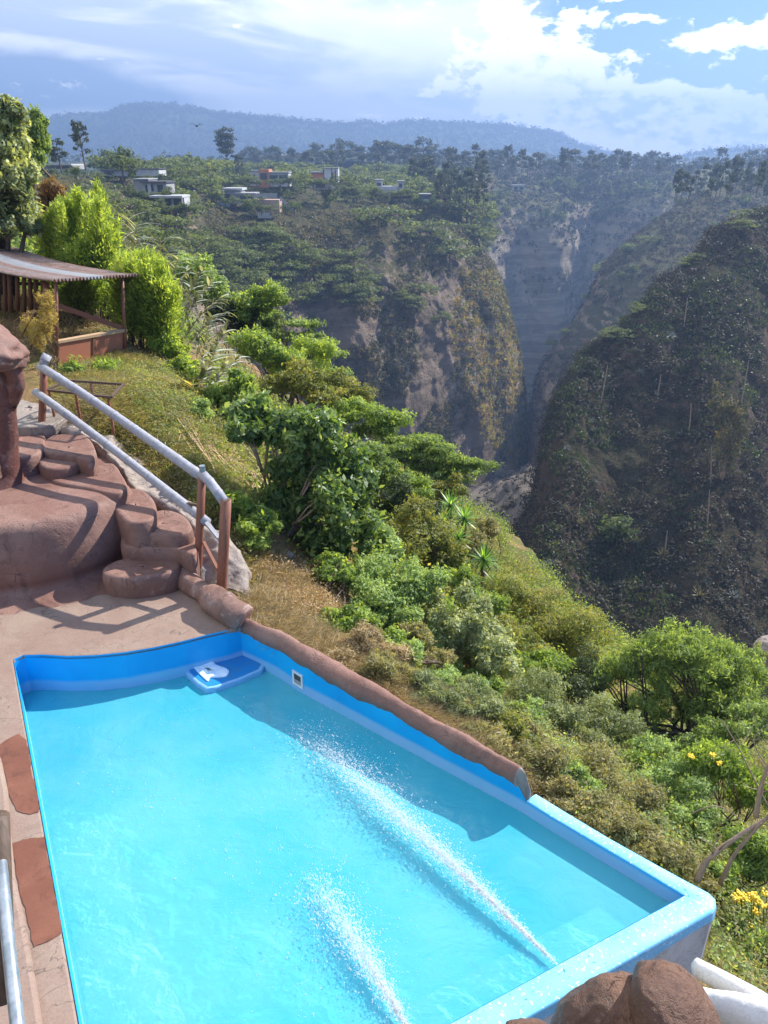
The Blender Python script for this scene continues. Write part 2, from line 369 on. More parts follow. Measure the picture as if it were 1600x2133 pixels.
M['talus'] = plain('pale_talus', (.17, .135, .105), (.12, .10, .075), .2, .9)
m, t = newmat('valley_ground'); p = pos(t)
out(t, princ(t, t.mix(t.smooth(t.noise(p, .02, 6), .4, .6), (.16, .13, .09), (.06, .08, .035)), .95).outputs[0]); M['ground'] = m
m, t = newmat('mountain_forest'); p = pos(t)
n = t.noise(p, .012, 7, .65); n2 = t.noise(t.n('ShaderNodeMapping', {0: p, 3: (1, 1, .3)}).outputs[0], .12, 5, .7)
out(t, princ(t, t.mix(t.smooth(t.m('ADD', t.m('MULTIPLY', n, .5), t.m('MULTIPLY', n2, .5)), .42, .6), (.022, .04, .024), (.085, .11, .05)), .95, n2, 1.0, 8).outputs[0]); M['mount'] = m
# foliage
M['lf_gloss'] = leafmat('leaf_glossy', (.025, .07, .016), (.06, .135, .03), (.17, .25, .08), .38, .42, .45)
M['lf_pale'] = leafmat('leaf_pale', (.05, .12, .03), (.13, .23, .065), (.25, .36, .13), .36, .5)
M['lf_silver'] = leafmat('leaf_silver', (.06, .10, .04), (.15, .21, .095), (.32, .38, .21), .32, .5)
M['lf_greygreen'] = leafmat('leaf_greygreen', (.05, .08, .04), (.11, .16, .07), (.21, .26, .13), .32, .55)
M['lf_olive'] = leafmat('leaf_olive', (.045, .085, .014), (.11, .15, .025), (.22, .21, .05), .38, .55)
M['lf_dark'] = leafmat('leaf_dark', (.014, .035, .01), (.035, .075, .017), (.08, .12, .03), .32, .5)
M['lf_acacia'] = leafmat('leaf_acacia', (.04, .095, .02), (.10, .18, .045), (.18, .27, .08), .38, .6)
M['lf_green'] = leafmat('leaf_green', (.04, .10, .014), (.10, .19, .028), (.22, .31, .06), .42, .5)
M['lf_bamboo'] = leafmat('leaf_bamboo', (.075, .15, .016), (.14, .24, .03), (.25, .34, .06), .48, .5, tc=1.4)
M['lf_drybamboo'] = leafmat('leaf_drybamboo', (.14, .115, .035), (.22, .18, .06), (.26, .26, .08), .45, .6)
M['lf_reed'] = leafmat('leaf_reed', (.08, .12, .06), (.16, .20, .13), (.38, .42, .38), .3, .45, .35, 1.0)
M['lf_yucca'] = leafmat('leaf_yucca', (.03, .10, .012), (.07, .20, .02), (.16, .33, .05), .36, .35, .5)
M['lf_agave'] = leafmat('leaf_agave', (.06, .10, .11), (.10, .155, .165), (.16, .23, .235), .12, .5)
M['lf_agavey'] = leafmat('leaf_agave_yellow', (.12, .115, .05), (.17, .16, .07), (.22, .20, .09), .2, .5)
M['lf_weed'] = leafmat('leaf_weed', (.08, .09, .04), (.15, .17, .07), (.25, .23, .13), .38, .6)
M['lf_red'] = leafmat('leaf_reddish', (.07, .04, .015), (.13, .065, .025), (.12, .11, .035), .38, .6)
M['lf_euc'] = leafmat('leaf_eucalyptus', (.025, .045, .022), (.05, .08, .036), (.09, .12, .058), .28, .55)
M['lf_cyp'] = leafmat('leaf_cypress', (.01, .025, .01), (.02, .04, .015), (.03, .055, .02), .15, .6)
M['lf_faraca'] = leafmat('leaf_far_acacia', (.05, .10, .03), (.11, .175, .05), (.20, .27, .08), .32, .6)
M['lf_fargreen'] = leafmat('leaf_far_green', (.035, .075, .018), (.08, .14, .03), (.15, .22, .055), .34, .6)
M['lf_scrub'] = leafmat('leaf_scrub', (.06, .07, .028), (.10, .115, .042), (.24, .175, .075), .28, .7)
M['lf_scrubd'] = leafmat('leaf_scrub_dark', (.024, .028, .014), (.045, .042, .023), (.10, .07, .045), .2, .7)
M['lf_gold'] = leafmat('leaf_golden', (.10, .11, .04), (.26, .21, .09), (.46, .34, .16), .35, .6)
M['gr_dry'] = leafmat('grass_dry', (.14, .12, .055), (.24, .19, .10), (.34, .28, .17), .3, .6, tc=1.2)
M['gr_green'] = leafmat('grass_green', (.075, .11, .025), (.13, .17, .04), (.25, .20, .10), .45, .5, tc=1.4)
M['litter'] = leafmat('litter', (.10, .06, .03), (.30, .20, .10), (.50, .38, .22), .2, .8)
M['yellow'] = plain('yellow_petals', (.75, .50, .02), (.85, .62, .04), 20, .6)
M['bark'] = plain('bark', (.16, .11, .075), (.09, .06, .045), 9, .85, stretch=(4, 4, 1))
M['barkd'] = plain('bark_dark', (.045, .032, .025), (.075, .055, .04), 9, .85, stretch=(4, 4, 1))
M['barkl'] = plain('bark_light', (.36, .27, .20), (.24, .17, .12), 9, .85, stretch=(4, 4, 1))
M['hwhite'] = plain('house_white', (.50, .50, .49), (.40, .40, .40), .6, .7)
M['hgrey'] = plain('house_grey', (.36, .36, .36), (.30, .30, .30), .6, .7)
M['horange'] = plain('house_orange', (.50, .20, .10), (.42, .17, .08), .6, .7)
M['htan'] = plain('house_tan', (.44, .30, .22), (.36, .25, .18), .6, .8)
M['hglass'] = plain('house_glass', (.03, .045, .06), (.05, .07, .09), .6, .15, .6)
M['hroof'] = plain('house_roof', (.36, .36, .36), (.28, .28, .28), .6, .8)
M['hdark'] = plain('house_dark', (.06, .06, .06), (.09, .08, .08), .6, .6)
M['black'] = plain('black_feather', (.01, .01, .01), (.02, .02, .02))
M['skimw'] = plain('white_plastic', (.78, .78, .76), (.7, .7, .68), 20, .4)
M['skimd'] = plain('dark_recess', (.05, .055, .045), (.09, .09, .07), 20, .7)
M['sun_patch'] = plain('sunlit_patch_blue', (.62, .82, .93), (.74, .88, .95), 9, .35, .5, .5)  # pale blue stands in for sunlight falling on the corner seat
# ------------------------------------------------------------------ near terrain (height function)
CP = A([-1.2,7.6,.2],[0,6.5,.05],[1,5.5,-.3],[2,4.7,-.65],[2.9,3.9,-1.0],[-2.9,7.7,.2],[-4,9,1.0],[-5,10,1.6],[-1.5,8.3,.3],[-2.0,9,.85],[-3.2,10,1.45],
       [-4.2,11.2,1.8],[-3,11.5,1.4],[-5,12.5,1.75],[-5,14,1.6],[-8,14,1.7],[-6,16,1.9],[-8,18,2.1],[-9,24,1.6],[-3.5,14,.9],[-2.5,12,.7],[-1,10,-.3],[-.5,9,-.6],
       [.6,8,-1.1],[2,8,-2.1],[2.9,9,-3.0],[1,12,-2.8],[3,12,-4.0],[5,10,-4.6],[5,6,-2.9],[4,4,-1.9],[7,8,-5.0],[8.5,12,-6.4],[6,16,-7.2],[3.5,22,-8.4],[4,28,-9],
       [-1.5,16,-1.6],[-2.5,22,-3.0],[-1.4,35,-8],[-5,30,-4.0],[-6,22,-.6],[-9,35,-4],[-14,30,0],[-16,45,-2],[-6,45,-9],[2,-3,-1.5],[-5,-3,.1],[-7,3,.1],[-7,8,.5],
       [-10,10,1.9],[-12,20,2.3],[10,5,-5.4],[12,10,-7.6],[5,0,-2.2],[-25,40,1],[-25,10,3],[3.6,2.5,-1.3])
def _rb():
    d = np.linalg.norm(CP[:, None, :2] - CP[None, :, :2], axis=-1); n = len(CP)
    K = np.zeros((n+3, n+3)); K[:n, :n] = d - 1e-2*np.eye(n); K[:n, n] = 1; K[:n, n+1:] = CP[:, :2]; K[n:, :n] = K[:n, n:].T
    return np.linalg.solve(K, np.concatenate([CP[:, 2], [0, 0, 0]]))
_rw = _rb()
LIP = A([22,-30],[13.5,0],[10.5,8],[9.8,13],[7.2,17],[5.2,23],[5.6,29],[1.2,37],[-5,46],[-20,62],[-60,80])
def lipdist(x, y):
    best = np.full(np.shape(x), 1e9); sg = np.zeros(np.shape(x))
    for a, b in zip(LIP[:-1], LIP[1:]):
        d = b-a; L2 = d @ d; t = np.clip(((x-a[0])*d[0]+(y-a[1])*d[1])/L2, 0, 1)
        ex = x-a[0]-t*d[0]; ey = y-a[1]-t*d[1]; dist = np.hypot(ex, ey)
        cz = d[0]*(y-a[1]) - d[1]*(x-a[0]); k = dist < best
        sg = np.where(k, -np.sign(cz), sg); best = np.where(k, dist, best)
    return best*sg
def TZ(x, y):
    x = np.asarray(x, float); y = np.asarray(y, float)
    r = _rw[-3] + _rw[-2]*x + _rw[-1]*y
    for p, wt in zip(CP, _rw[:-3]): r = r + wt*np.hypot(x-p[0], y-p[1])
    L = lipdist(x, y); r = r - 1.7*np.maximum(L-1.0, 0)
    P = np.stack([x, y, 0*x], -1)
    return r + .22*fbm(P*.55, 3) + .05*fbm(P*2.5, 3) + 1.5*fbm(P*.1, 2)*np.clip((y-14)/25, 0, 1)
# pool and deck outlines, in plan
pin = [Wz(*q, .45) for q in ((28,1373),(48,1364),(90,1363),(140,1366),(200,1364),(260,1358),(320,1348),(380,1335),(430,1322),(470,1313))]
pcor = [Wz(*q, .42) for q in ((500,1309),(530,1322),(575,1343),(622,1373),(665,1398),(710,1424),(755,1448),(800,1472),(850,1500),(900,1528),(950,1556),(1010,1590),(1060,1618),(1082,1640))]
def onwall(px, py, a, b):
    d = ray(px, py); e = b-a; nx_, ny_ = -e[1], e[0]; t_ = (a[0]*nx_+a[1]*ny_)/(d[0]*nx_+d[1]*ny_); return A(0,0,CZ)+d*t_
_pc = ((500,1309),(530,1322),(575,1343),(622,1373),(665,1398),(710,1424),(755,1448),(800,1472),(850,1500),(900,1528),(950,1556),(1010,1590),(1060,1618),(1082,1640))
_wa, _wb = Wz(622,1373,.42), Wz(1097,1668,.15)
pcor = pcor[:3] + [onwall(a, b, _wa, _wb) for a, b in _pc[3:]]
print('coping z', [round(float(p[2]), 2) for p in pcor])
plow = [Wz(*q, .15) for q in ((1096,1668),(1150,1702),(1240,1755),(1330,1808),(1425,1865))]
nr0, nr1 = Wz(1425,1865,.15), Wz(935,2133,.15); nend = nr1 + (nr1-nr0)*.95
lf1, lf0 = Wz(165,2133,.45), Wz(28,1373,.45); lend = lf1 + (lf1-lf0)*.12
inner = pin + pcor + plow + [nr0 + (nr1-nr0)*k for k in (.33, .66, 1)] + [nend, lend, lf1] + [lf1+(lf0-lf1)*k for k in (.25, .5, .75, .92)]
topz = [.45]*len(pin) + [float(p[2]) for p in pcor] + [.15]*len(plow) + [.15]*3 + [.15, .45, .45] + [.45]*4
pool_poly = A(*[p[:2] for p in inner])
cc = pool_poly.mean(0); pool_big = cc + (pool_poly-cc)*1.03
xs = np.concatenate([np.arange(-60,-16,2.0), np.arange(-16,-6,.5), np.arange(-6,5.5,.11), np.arange(5.5,14,.35), np.arange(14,45,1.5)])
ys = np.concatenate([np.arange(-12,1,1.0), np.arange(1,10.5,.11), np.arange(10.5,24,.3), np.arange(24,100,1.2)])
X, Y = np.meshgrid(xs, ys); Z = TZ(X, Y)
deckzone = A([-12,-8],[-12,6.6],[-4.7,7.6],[-3.0,8.0],[-1.9,7.4],[-1.5,6.9],[-1.2,6],[-1.4,2],[-1,-8])
Z = np.where(inpoly(X, Y, deckzone), np.minimum(Z, -.3), Z)
def polydist(x, y, P):
    b_ = np.full(np.shape(x), 1e9)
    for i in range(len(P)):
        a, c = P[i], P[(i+1) % len(P)]; d = c-a; t = np.clip(((x-a[0])*d[0]+(y-a[1])*d[1])/(d @ d+1e-9), 0, 1); b_ = np.minimum(b_, np.hypot(x-a[0]-t*d[0], y-a[1]-t*d[1]))
    return b_
Z = np.where(inpoly(X, Y, pool_poly) | (polydist(X, Y, pool_poly) < .15), -1.7, Z)
G = np.stack([X, Y, Z], -1)
o = link('hillside', npmesh('hillside', G.reshape(-1, 3), gridq(*X.shape), M['soil'], smooth=True)); tag(o, kind='structure')
def gz(x, y): return float(TZ(x, y))

# ------------------------------------------------------------------ pool
pool = empty('swimming_pool', (0, 5, -1))
tag(pool, 'irregular blue painted swimming pool with pale band and brown coping on the hillside edge', 'swimming pool')
def pl(o):
    o.parent = pool; o.matrix_parent_inverse = pool.matrix_world.inverted(); o.location = (0, -5, 1) if False else o.location
    return o
pool.location = (0, 0, 0)
n = len(inner); mb = MB(); NZ = 10
V = []
for i, p in enumerate(inner):
    for k in range(NZ): V.append((p[0], p[1], -.95 + (topz[i]+.95)*k/(NZ-1)))
Fq = [(i*NZ+k, ((i+1) % n)*NZ+k, ((i+1) % n)*NZ+k+1, i*NZ+k+1) for i in range(n) for k in range(NZ-1)]
mb.add(V, Fq); mb.build('wall', M['pool'], pool)
def fan(z, k=5):
    rings = [[(cc[0]+(p[0]-cc[0])*f_, cc[1]+(p[1]-cc[1])*f_, z) for p in inner] for f_ in np.linspace(.0005, 1, k)]
    Q = gridq(k, n, True); V = np.array(rings).reshape(-1, 3); a, b, c = V[Q[n, 0]], V[Q[n, 1]], V[Q[n, 2]]; up = np.cross(b-a, c-b)[2] > 0; return V, (Q if up else Q[:, ::-1])
V_, Q_ = fan(-.95); o = link('floor', npmesh('floor', V_, Q_, M['floor']), pool)
# low rim (right far side and near side) : top strip, inner lip, outer drip and plaster body
ro = [Wz(*q, .15) for q in ((1118,1652),(1180,1690),(1270,1744),(1370,1800),(1440,1838),(1478,1858),(1492,1872),(1494,1888))]
nout0 = Wz(1488,1897,.15); nout1 = Wz(1075,2133,.15); ro += [nout0] + [nout0+(nout1-nout0)*k for k in (.2, .45, .7, 1, 1.6, 2.3)]
ri = [plow[0], plow[1], plow[2], plow[3], (plow[3]+nr0*3)/4, nr0, nr0, nr0] + [nr0+(nr1-nr0)*.02] + [nr0+(nr1-nr0)*k for k in (.25, .5, .75, 1, 1.6, 2.1)]
R_ = []
for a, b in zip(ri, ro):
    d = b-a; d[2] = 0; u = d/(np.linalg.norm(d)+1e-9)
    R_.append([a+A(0,0,-.03), a+u*.002+A(0,0,-.004), a+u*.012+A(0,0,.003), b-u*.025+A(0,0,.001), b-u*.005+A(0,0,-.008), b+A(0,0,-.03), b+u*.004+A(0,0,-.13)])
R_ = np.array(R_); R_[:, 6, 2] += .03*np.sin(np.arange(len(R_))*1.7)
Gr = np.array([np.array([np.interp(np.linspace(0, len(R_)-1, 120), np.arange(len(R_)), R_[:, j_, c_]) for c_ in range(3)]).T for j_ in range(7)]).swapaxes(0, 1); o = link('rim', npmesh('rim', Gr.reshape(-1,3), gridq(120, 7)[:, ::-1], M['rim']), pool)
b0 = np.array([r[5]+A(0,0,-.05) for r in R_]); bc = np.array([[b*A(1,1,1) - (b-A(*nr0))*A(.02,.02,0), b*A(1,1,0)+A(0,0,-.6), b*A(1,1,0)+A(-.03,0,-2.2)] for b in b0])
Gr = np.array([np.array([np.interp(np.linspace(0, len(bc)-1, 120), np.arange(len(bc)), bc[:, j_, c_]) for c_ in range(3)]).T for j_ in range(3)]).swapaxes(0, 1); o = link('outer_wall', npmesh('outer_wall', Gr.reshape(-1,3), gridq(120, 3)[:, ::-1], M['plaster']), pool)
# rounded brown coping on the high wall, grey cement end
co = [Wz(*q, float(pcor[min(k_, 12)][2])+.02) for k_, q in enumerate(((508,1290),(540,1303),(590,1325),(640,1350),(690,1376),(740,1405),(785,1432),(830,1458),(875,1484),(925,1512),(975,1541),(1040,1578),(1082,1603)))]
co += [Wz(1098,1618,.40), Wz(1108,1640,.26)]; ci = [p.copy() for p in pcor[:13]] + [onwall(1088,1648,_wa,_wb), onwall(1096,1663,_wa,_wb)]
Rr = []
for k, (a, b) in enumerate(zip(ci, co)):
    za = a[2]; zb = b[2]; h = max(za, zb); d = (b-a)*A(1,1,0)
    row = [a+A(0,0,-.06), a-d*.10+A(0,0,-.02), a-d*.08+A(0,0,.035), a+d*.2+A(0,0,h-za+.065), a+d*.55+A(0,0,h-za+.085), a+d*.9+A(0,0,h-za+.05), b+A(0,0,h-zb-.02), b+A(0,0,-.25), b+A(0,0,-1.6)]
    Rr.append(row)
Rr = np.array(Rr); Rr[-1, :, 2] = np.array([.12,.13,.15,.17,.18,.165,.12,-.2,-1.5]); Rr[-2, :, 2] = np.minimum(Rr[-2, :, 2], [.2,.25,.33,.40,.42,.38,.3,-.1,-1.5])
Gr = cr(Rr, 220); Nn = normals(Gr); Gr += Nn*(fbm(Gr*4, 4)*.035)[..., None]*np.array([1,1,1,1,1,1,1,.5,0])[None, :, None]
Gr = np.swapaxes(cr(np.swapaxes(Gr, 0, 1), 33), 0, 1)
mi = (np.arange(219) > 192).astype(int).repeat(32)
o = link('coping', npmesh('coping', Gr.reshape(-1,3), gridq(220, 33), [M['rockd'] if False else M['rock'], M['grey_cement']], smooth=True, mi=mi), pool)
endcap = MB(); e0 = Wz(1101,1655,.14)
# ledge seat in the far corner
le = [Wz(388,1401,.065), Wz(410,1421,.065), Wz(430,1434,.065), Wz(448,1431,.065), Wz(500,1414,.065), Wz(546,1394,.065), Wz(566,1362,.065), Wz(525,1338,.065), Wz(440,1352,.065), Wz(380,1372,.065)]
mb = MB(); k = len(le); mb.add([*le, *[p*A(1,1,0)+A(0,0,-.95) for p in le]], [tuple(range(k-1,-1,-1))] + [(i, (i+1) % k, (i+1) % k+k, i+k) for i in range(k)])
o = mb.build('corner_seat', M['pool'], pool, bevel=.02)
lc = np.mean(le, 0); lt = [lc+(p-lc)*.9+A(0,0,.003) for p in le]; mb = MB(); mb.add([*lt], [tuple(range(k-1,-1,-1))]); mb.build('seat_top', M['seat'], o)
# bench steps under water along the near and left walls
def prism(name, pts, z0, z1, mat, parent=None, bevel=0, **kw):
    k = len(pts); mb = MB()
    mb.add([(p[0], p[1], z1) for p in pts] + [(p[0], p[1], z0) for p in pts], [tuple(range(k)), tuple(range(2*k-1, k-1, -1))] + [(i+k, (i+1) % k+k, (i+1) % k, i) for i in range(k)])
    return mb.build(name, mat, parent, bevel=bevel)
un = (nr1-nr0); un /= np.linalg.norm(un); pn = A(-un[1], un[0], 0); pn = pn if pn @ (A(-1,4,0)-nr0) > 0 else -pn
prism('bench_step', [nr0+un*.25, nr0+un*.38+pn*.42, nend+pn*.42, nend], -.94, -.22, M['bench'], pool, .03)
ul = (lf1-lf0); ul /= np.linalg.norm(ul); plr = A(ul[1], -ul[0], 0); plr = plr if plr @ A(1,0,0) > 0 else -plr
prism('bench_step', [lf0+ul*1.5, lf0+ul*1.7+plr*.5, lf1+plr*.62, lend+plr*.7, lend], -.945, -.38, M['bench'], pool, .04)
# skimmer opening
sk = empty('skimmer'); sk.parent = pool
wa, wb = inner[12], inner[14]; u = (wb-wa); u[2] = 0; u /= np.linalg.norm(u); nn = A(-u[1], u[0], 0); nn = -nn if nn @ (A(-1,4,0)-wa) < 0 else nn
sc = Wz(623,1414,.15); sc = wa + u*((sc-wa) @ u) ; sc[2] = .155; sc = sc + nn*.012
Rm = np.stack([u, nn, A(0,0,1)], 1)
mb = MB()
for dx, dz, wx, wz_ in ((-.065,0,.022,.17),(.065,0,.022,.17),(0,.074,.108,.022),(0,-.074,.108,.022)): mb.box(sc+u*dx+A(0,0,dz), (wx,.03,wz_), Rm)
mb.build('frame', M['skimw'], sk); MB().box(sc+nn*.001, (.108,.012,.126), Rm).build('recess', M['skimd'], sk)
MB().box(sc+nn*.004+A(0,0,-.038), (.100,.014,.045), Rm).build('flap', M['hgrey'], sk)
# water, one sheet inside the walls
res = 60
V_, Q_ = fan(0.0, 8); o = link('water', npmesh('water', V_, Q_, M['water'], smooth=True)); tag(o, kind='structure')
# sunlit patch on the corner seat, shaped as a thin raised pale blue sheet
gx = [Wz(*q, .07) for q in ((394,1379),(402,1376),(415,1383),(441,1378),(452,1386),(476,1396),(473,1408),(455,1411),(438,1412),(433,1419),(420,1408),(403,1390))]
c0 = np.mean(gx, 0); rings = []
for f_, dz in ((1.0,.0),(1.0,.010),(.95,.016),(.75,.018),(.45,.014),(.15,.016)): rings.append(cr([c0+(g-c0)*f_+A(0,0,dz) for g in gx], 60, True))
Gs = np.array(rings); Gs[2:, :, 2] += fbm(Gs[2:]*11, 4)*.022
o = link('sunlit_patch', npmesh('sunlit_patch', Gs.reshape(-1,3), np.concatenate([gridq(6, 60, True)[:, ::-1], np.array([[300+a, 300+b, 300+58-b, 300+59-a] for a, b in [(i, i+1) for i in range(29)]])]), M['sun_patch'], smooth=True))
tag(o, 'thin pale blue shape standing for a sunlit patch on the pool corner seat', 'sunlit patch')

# ------------------------------------------------------------------ deck, platform, steps
dk_ = [p.copy() for p in pin] + [Wz(q[0], q[1], .45) for q in ((505,1307),(516,1290),(480,1245),(430,1210),(380,1170),(300,1130),(100,1150),(-300,1180),(-900,1300),(-1500,2300))] + [A(-5,-2,0), A(-1.0,-2,0), lend, lf1]
mb = MB(); k = len(dk_)
mb.add([(p[0], p[1], .45) for p in dk_] + [(p[0], p[1], .41) for p in dk_], [tuple(range(k))] + [(i+k, (i+1) % k+k, (i+1) % k, i) for i in range(k)])
o = mb.build('pool_deck', M['deck'], bevel=.02); tag(o, kind='structure')
def patch(pts, z, name):
    P0 = [Wz(*q, z) for q in pts]; P0.append(P0[0]); P = np.array([np.interp(np.linspace(0, len(P0)-1, 80, endpoint=False), np.arange(len(P0)), [p[c_] for p in P0]) for c_ in range(3)]).T; P += np.stack([fbm(P*14, 3), fbm(P*14+50, 3), 0*P[:,0]], -1)*.016
    mb = MB(); mb.add([(p[0], p[1], z) for p in P], [tuple(range(80))]); o = mb.build(name, M['wet']); tag(o, kind='structure')
patch([(-20,1560),(10,1543),(38,1528),(56,1540),(66,1600),(76,1650),(83,1690),(60,1696),(38,1690),(20,1655),(8,1600)], .456, 'wet_paving')
patch([(24,1756),(60,1746),(93,1742),(104,1800),(118,1880),(130,1942),(104,1958),(70,1974),(54,1900),(34,1820)], .456, 'wet_paving')
# raised kerb left of the terracotta strip
kb = [Wz(*q, .5) for q in ((-60,1560),(0,1570),(15,1640),(22,1740),(30,1820),(48,1900),(62,1975),(80,2080),(90,2150),(110,2300),(-200,2300),(-200,1700))]
o = prism('deck_kerb', kb, .40, .50, M['deck'], bevel=.03); tag(o, kind='structure')
def rsub(P, n): return cr(P, n, True)
def slab(name, outl, prof, mat, amp=.02, fr=3.0, nseg=110, parent=None, topbump=.012, ztilt=None):
    O = rsub(outl, nseg); O2 = O[:, :2]; d = np.roll(O2, -1, 0) - np.roll(O2, 1, 0); nrm = np.stack([d[:,1], -d[:,0]], 1); nrm /= np.linalg.norm(nrm, axis=1, keepdims=True)+1e-9
    area = np.sum(O2[:,0]*np.roll(O2[:,1], -1)-np.roll(O2[:,0], -1)*O2[:,1])
    if area < 0: nrm = -nrm
    zt = prof[0][1]; c = O2.mean(0); rows = []
    base = O2 + nrm*prof[0][0]
    for f_ in (.04, .25, .5, .7, .86, .95): rows.append(np.concatenate([c+(base-c)*f_, np.full((nseg,1), zt)], 1))
    pr = cr(np.array(prof), len(prof)*4)
    for off, z in pr: rows.append(np.concatenate([O2+nrm*off, np.full((nseg,1), z)], 1))
    Gm = np.array(rows); Nn = normals(np.concatenate([Gm, Gm[:, :1]], 1))[:, :-1]
    if area < 0: pass
    sgn = np.sign(np.mean(Nn[2, :, 2])); Nn = Nn*sgn
    ws = np.ones(len(rows)); ws[:6] = topbump/amp
    Gm = Gm + Nn*(fbm(Gm*fr, 4)*amp)[..., None]*ws[:, None, None]
    Q = gridq(len(rows), nseg, True)
    if sgn < 0: Q = Q[:, ::-1]
    cap = np.array([[i, i+1, nseg-2-i, nseg-1-i] for i in range(nseg//2-1)])
    o = link(name, npmesh(name, Gm.reshape(-1,3), np.concatenate([Q, cap]), mat, smooth=True), parent); return o
pf = [Wz(*q, 1.36) for q in ((-420,1130),(-200,1112),(0,1095),(95,1082),(165,1062),(222,1037),(252,1022),(262,1003),(225,985),(150,970),(60,958),(-100,945),(-420,940))]
o = slab('rock_platform', pf, [(-.14,1.36),(-.06,1.352),(.0,1.325),(.05,1.26),(.09,1.1),(.12,.9),(.11,.7),(.08,.58),(.13,.51),(.26,.475),(.46,.452)], M['rock'], .045, 1.3, 220)
tag(o, 'large rounded pinkish brown concrete rock platform above the far end of the pool', 'rock platform')
def step(pts, z, h, label, mat='rock', amp=.03):
    o = slab('stone_step', [Wz(*q, z) for q in pts], [(-.045,z),(-.018,z-.002),(0,z-.012),(.010,z-.035),(.018,z-.09),(.014,z-.18),(.0,z-h)], M[mat], amp*.62, 2.6, topbump=.006)
    tag(o, label, 'step', 'sculpted steps beside the rock platform'); return o
step([(220,1196),(219,1180),(245,1167),(300,1158),(345,1157),(372,1170),(366,1186),(330,1197),(275,1204)], .72, .42, 'lowest brown step, a rounded boulder standing on the pool deck', 'rockd')
step([(258,1134),(258,1112),(285,1099),(335,1092),(385,1099),(408,1125),(402,1152),(360,1140),(310,1139)], .90, .5, 'second step up, broad and bean shaped above the boulder step')
step([(268,1098),(292,1076),(340,1062),(380,1072),(398,1100),(370,1112),(320,1110)], 1.06, .5, 'third step up with the looping shadow at its outer end')
step([(236,1045),(256,1018),(290,1018),(318,1040),(322,1072),(296,1086),(262,1082)], 1.22, .6, 'fourth step up, hugging the round corner of the platform')
step([(110,1000),(120,976),(165,958),(212,950),(245,975),(262,1010),(240,1026),(180,1014)], 1.39, .5, 'wide flat fifth step with a curved shadow, level with the platform')
step([(84,966),(86,946),(118,937),(158,940),(172,955),(150,970),(108,976)], 1.52, .3, 'small cushion shaped step lying on the wide flat step', amp=.02)
step([(85,930),(110,906),(170,904),(196,930),(190,958),(150,948),(104,942)], 1.60, .5, 'seventh step, pale and broad below the far railing post')
step([(-30,925),(10,888),(55,876),(84,886),(92,915),(80,942),(30,955),(-30,950)], 1.62, .5, 'round topped rock step beside the red pillar foot')
step([(-60,880),(20,835),(60,808),(110,815),(150,848),(115,880),(50,888)], 1.74, .4, 'flat pale stone landing at the top of the steps', 'ledge')
L1 = [(60,872,1.74),(110,884,1.68),(185,915,1.58),(240,965,1.40),(275,1010,1.24),(320,1042,1.08),(375,1072,.94),(405,1115,.80),(402,1165,.62),(420,1215,.46)]
R1 = [(105,838,1.74),(150,855,1.66),(210,890,1.56),(275,938,1.38),(312,985,1.22),(366,1030,1.05),(430,1080,.90),(486,1140,.74),(500,1190,.56),(508,1240,.40)]
rows = []
for a, b in zip(L1, R1):
    pa, pb = Wz(*a), Wz(*b); d = (pb-pa)*A(1,1,0)
    rows.append([pa+A(0,0,-.4), pa, pa+(pb-pa)*.3+A(0,0,.03), pa+(pb-pa)*.65+A(0,0,.035), pb, pb+d*.15+A(0,0,-.15), pb+d*.3+A(0,0,-.9)])
Gr = cr(np.array(rows), 120); Gr = np.swapaxes(cr(np.swapaxes(Gr, 0, 1), 30), 0, 1); Nn = normals(Gr); Nn *= np.sign(Nn[..., 2].mean())
Gr += Nn*(fbm(Gr*3.4, 5)*.15 - np.abs(fbm(Gr*2.2+9, 4))*.14 + .03)[..., None]
o = link('stone_ledge', npmesh('stone_ledge', Gr.reshape(-1,3), gridq(120, 30), M['ledge'], smooth=True)); tag(o, 'rough pale grey stone ledge running beside the steps under the handrail', 'ledge')
# low rock kerbs at the foot of the railing
def rocktube(name, pts, R, mat, label, cat, group=None, sq=1.0, amp=.03, fr=5):
    P = cr(np.array(pts), 40); r = cr(np.array(R)[:, None], 40)[:, 0]; r = r.copy(); r[0] *= .25; r[1] *= .7; r[-1] *= .25; r[-2] *= .7
    mb = MB(); mb.tube(P, list(r), 24, sq=sq); V = np.array(mb.v); c = np.repeat(P, 24, 0); dn = V-c; dn /= np.linalg.norm(dn, axis=1, keepdims=True)+1e-9
    V = V + dn*(fbm(V*fr, 4)*amp)[:, None]; mb.v = [tuple(q) for q in V]; o = mb.build(name, mat, smooth=True); tag(o, label, cat, group); return o
rocktube('rock_kerb', [Wz(372,1196,.52), Wz(395,1212,.53), Wz(425,1236,.52), Wz(440,1246,.5)], [.11,.13,.12,.12], M['rockd'], 'low rounded rock kerb between the boulder step and the brown post', 'rock', 'rock kerbs at the pool corner')
rocktube('rock_kerb', [Wz(436,1240,.54), Wz(460,1256,.56), Wz(490,1277,.55), Wz(512,1292,.5)], [.15,.17,.16,.15], M['rockd'], 'chunky rounded rock kerb ending at the far right pool corner', 'rock', 'rock kerbs at the pool corner', amp=.045)
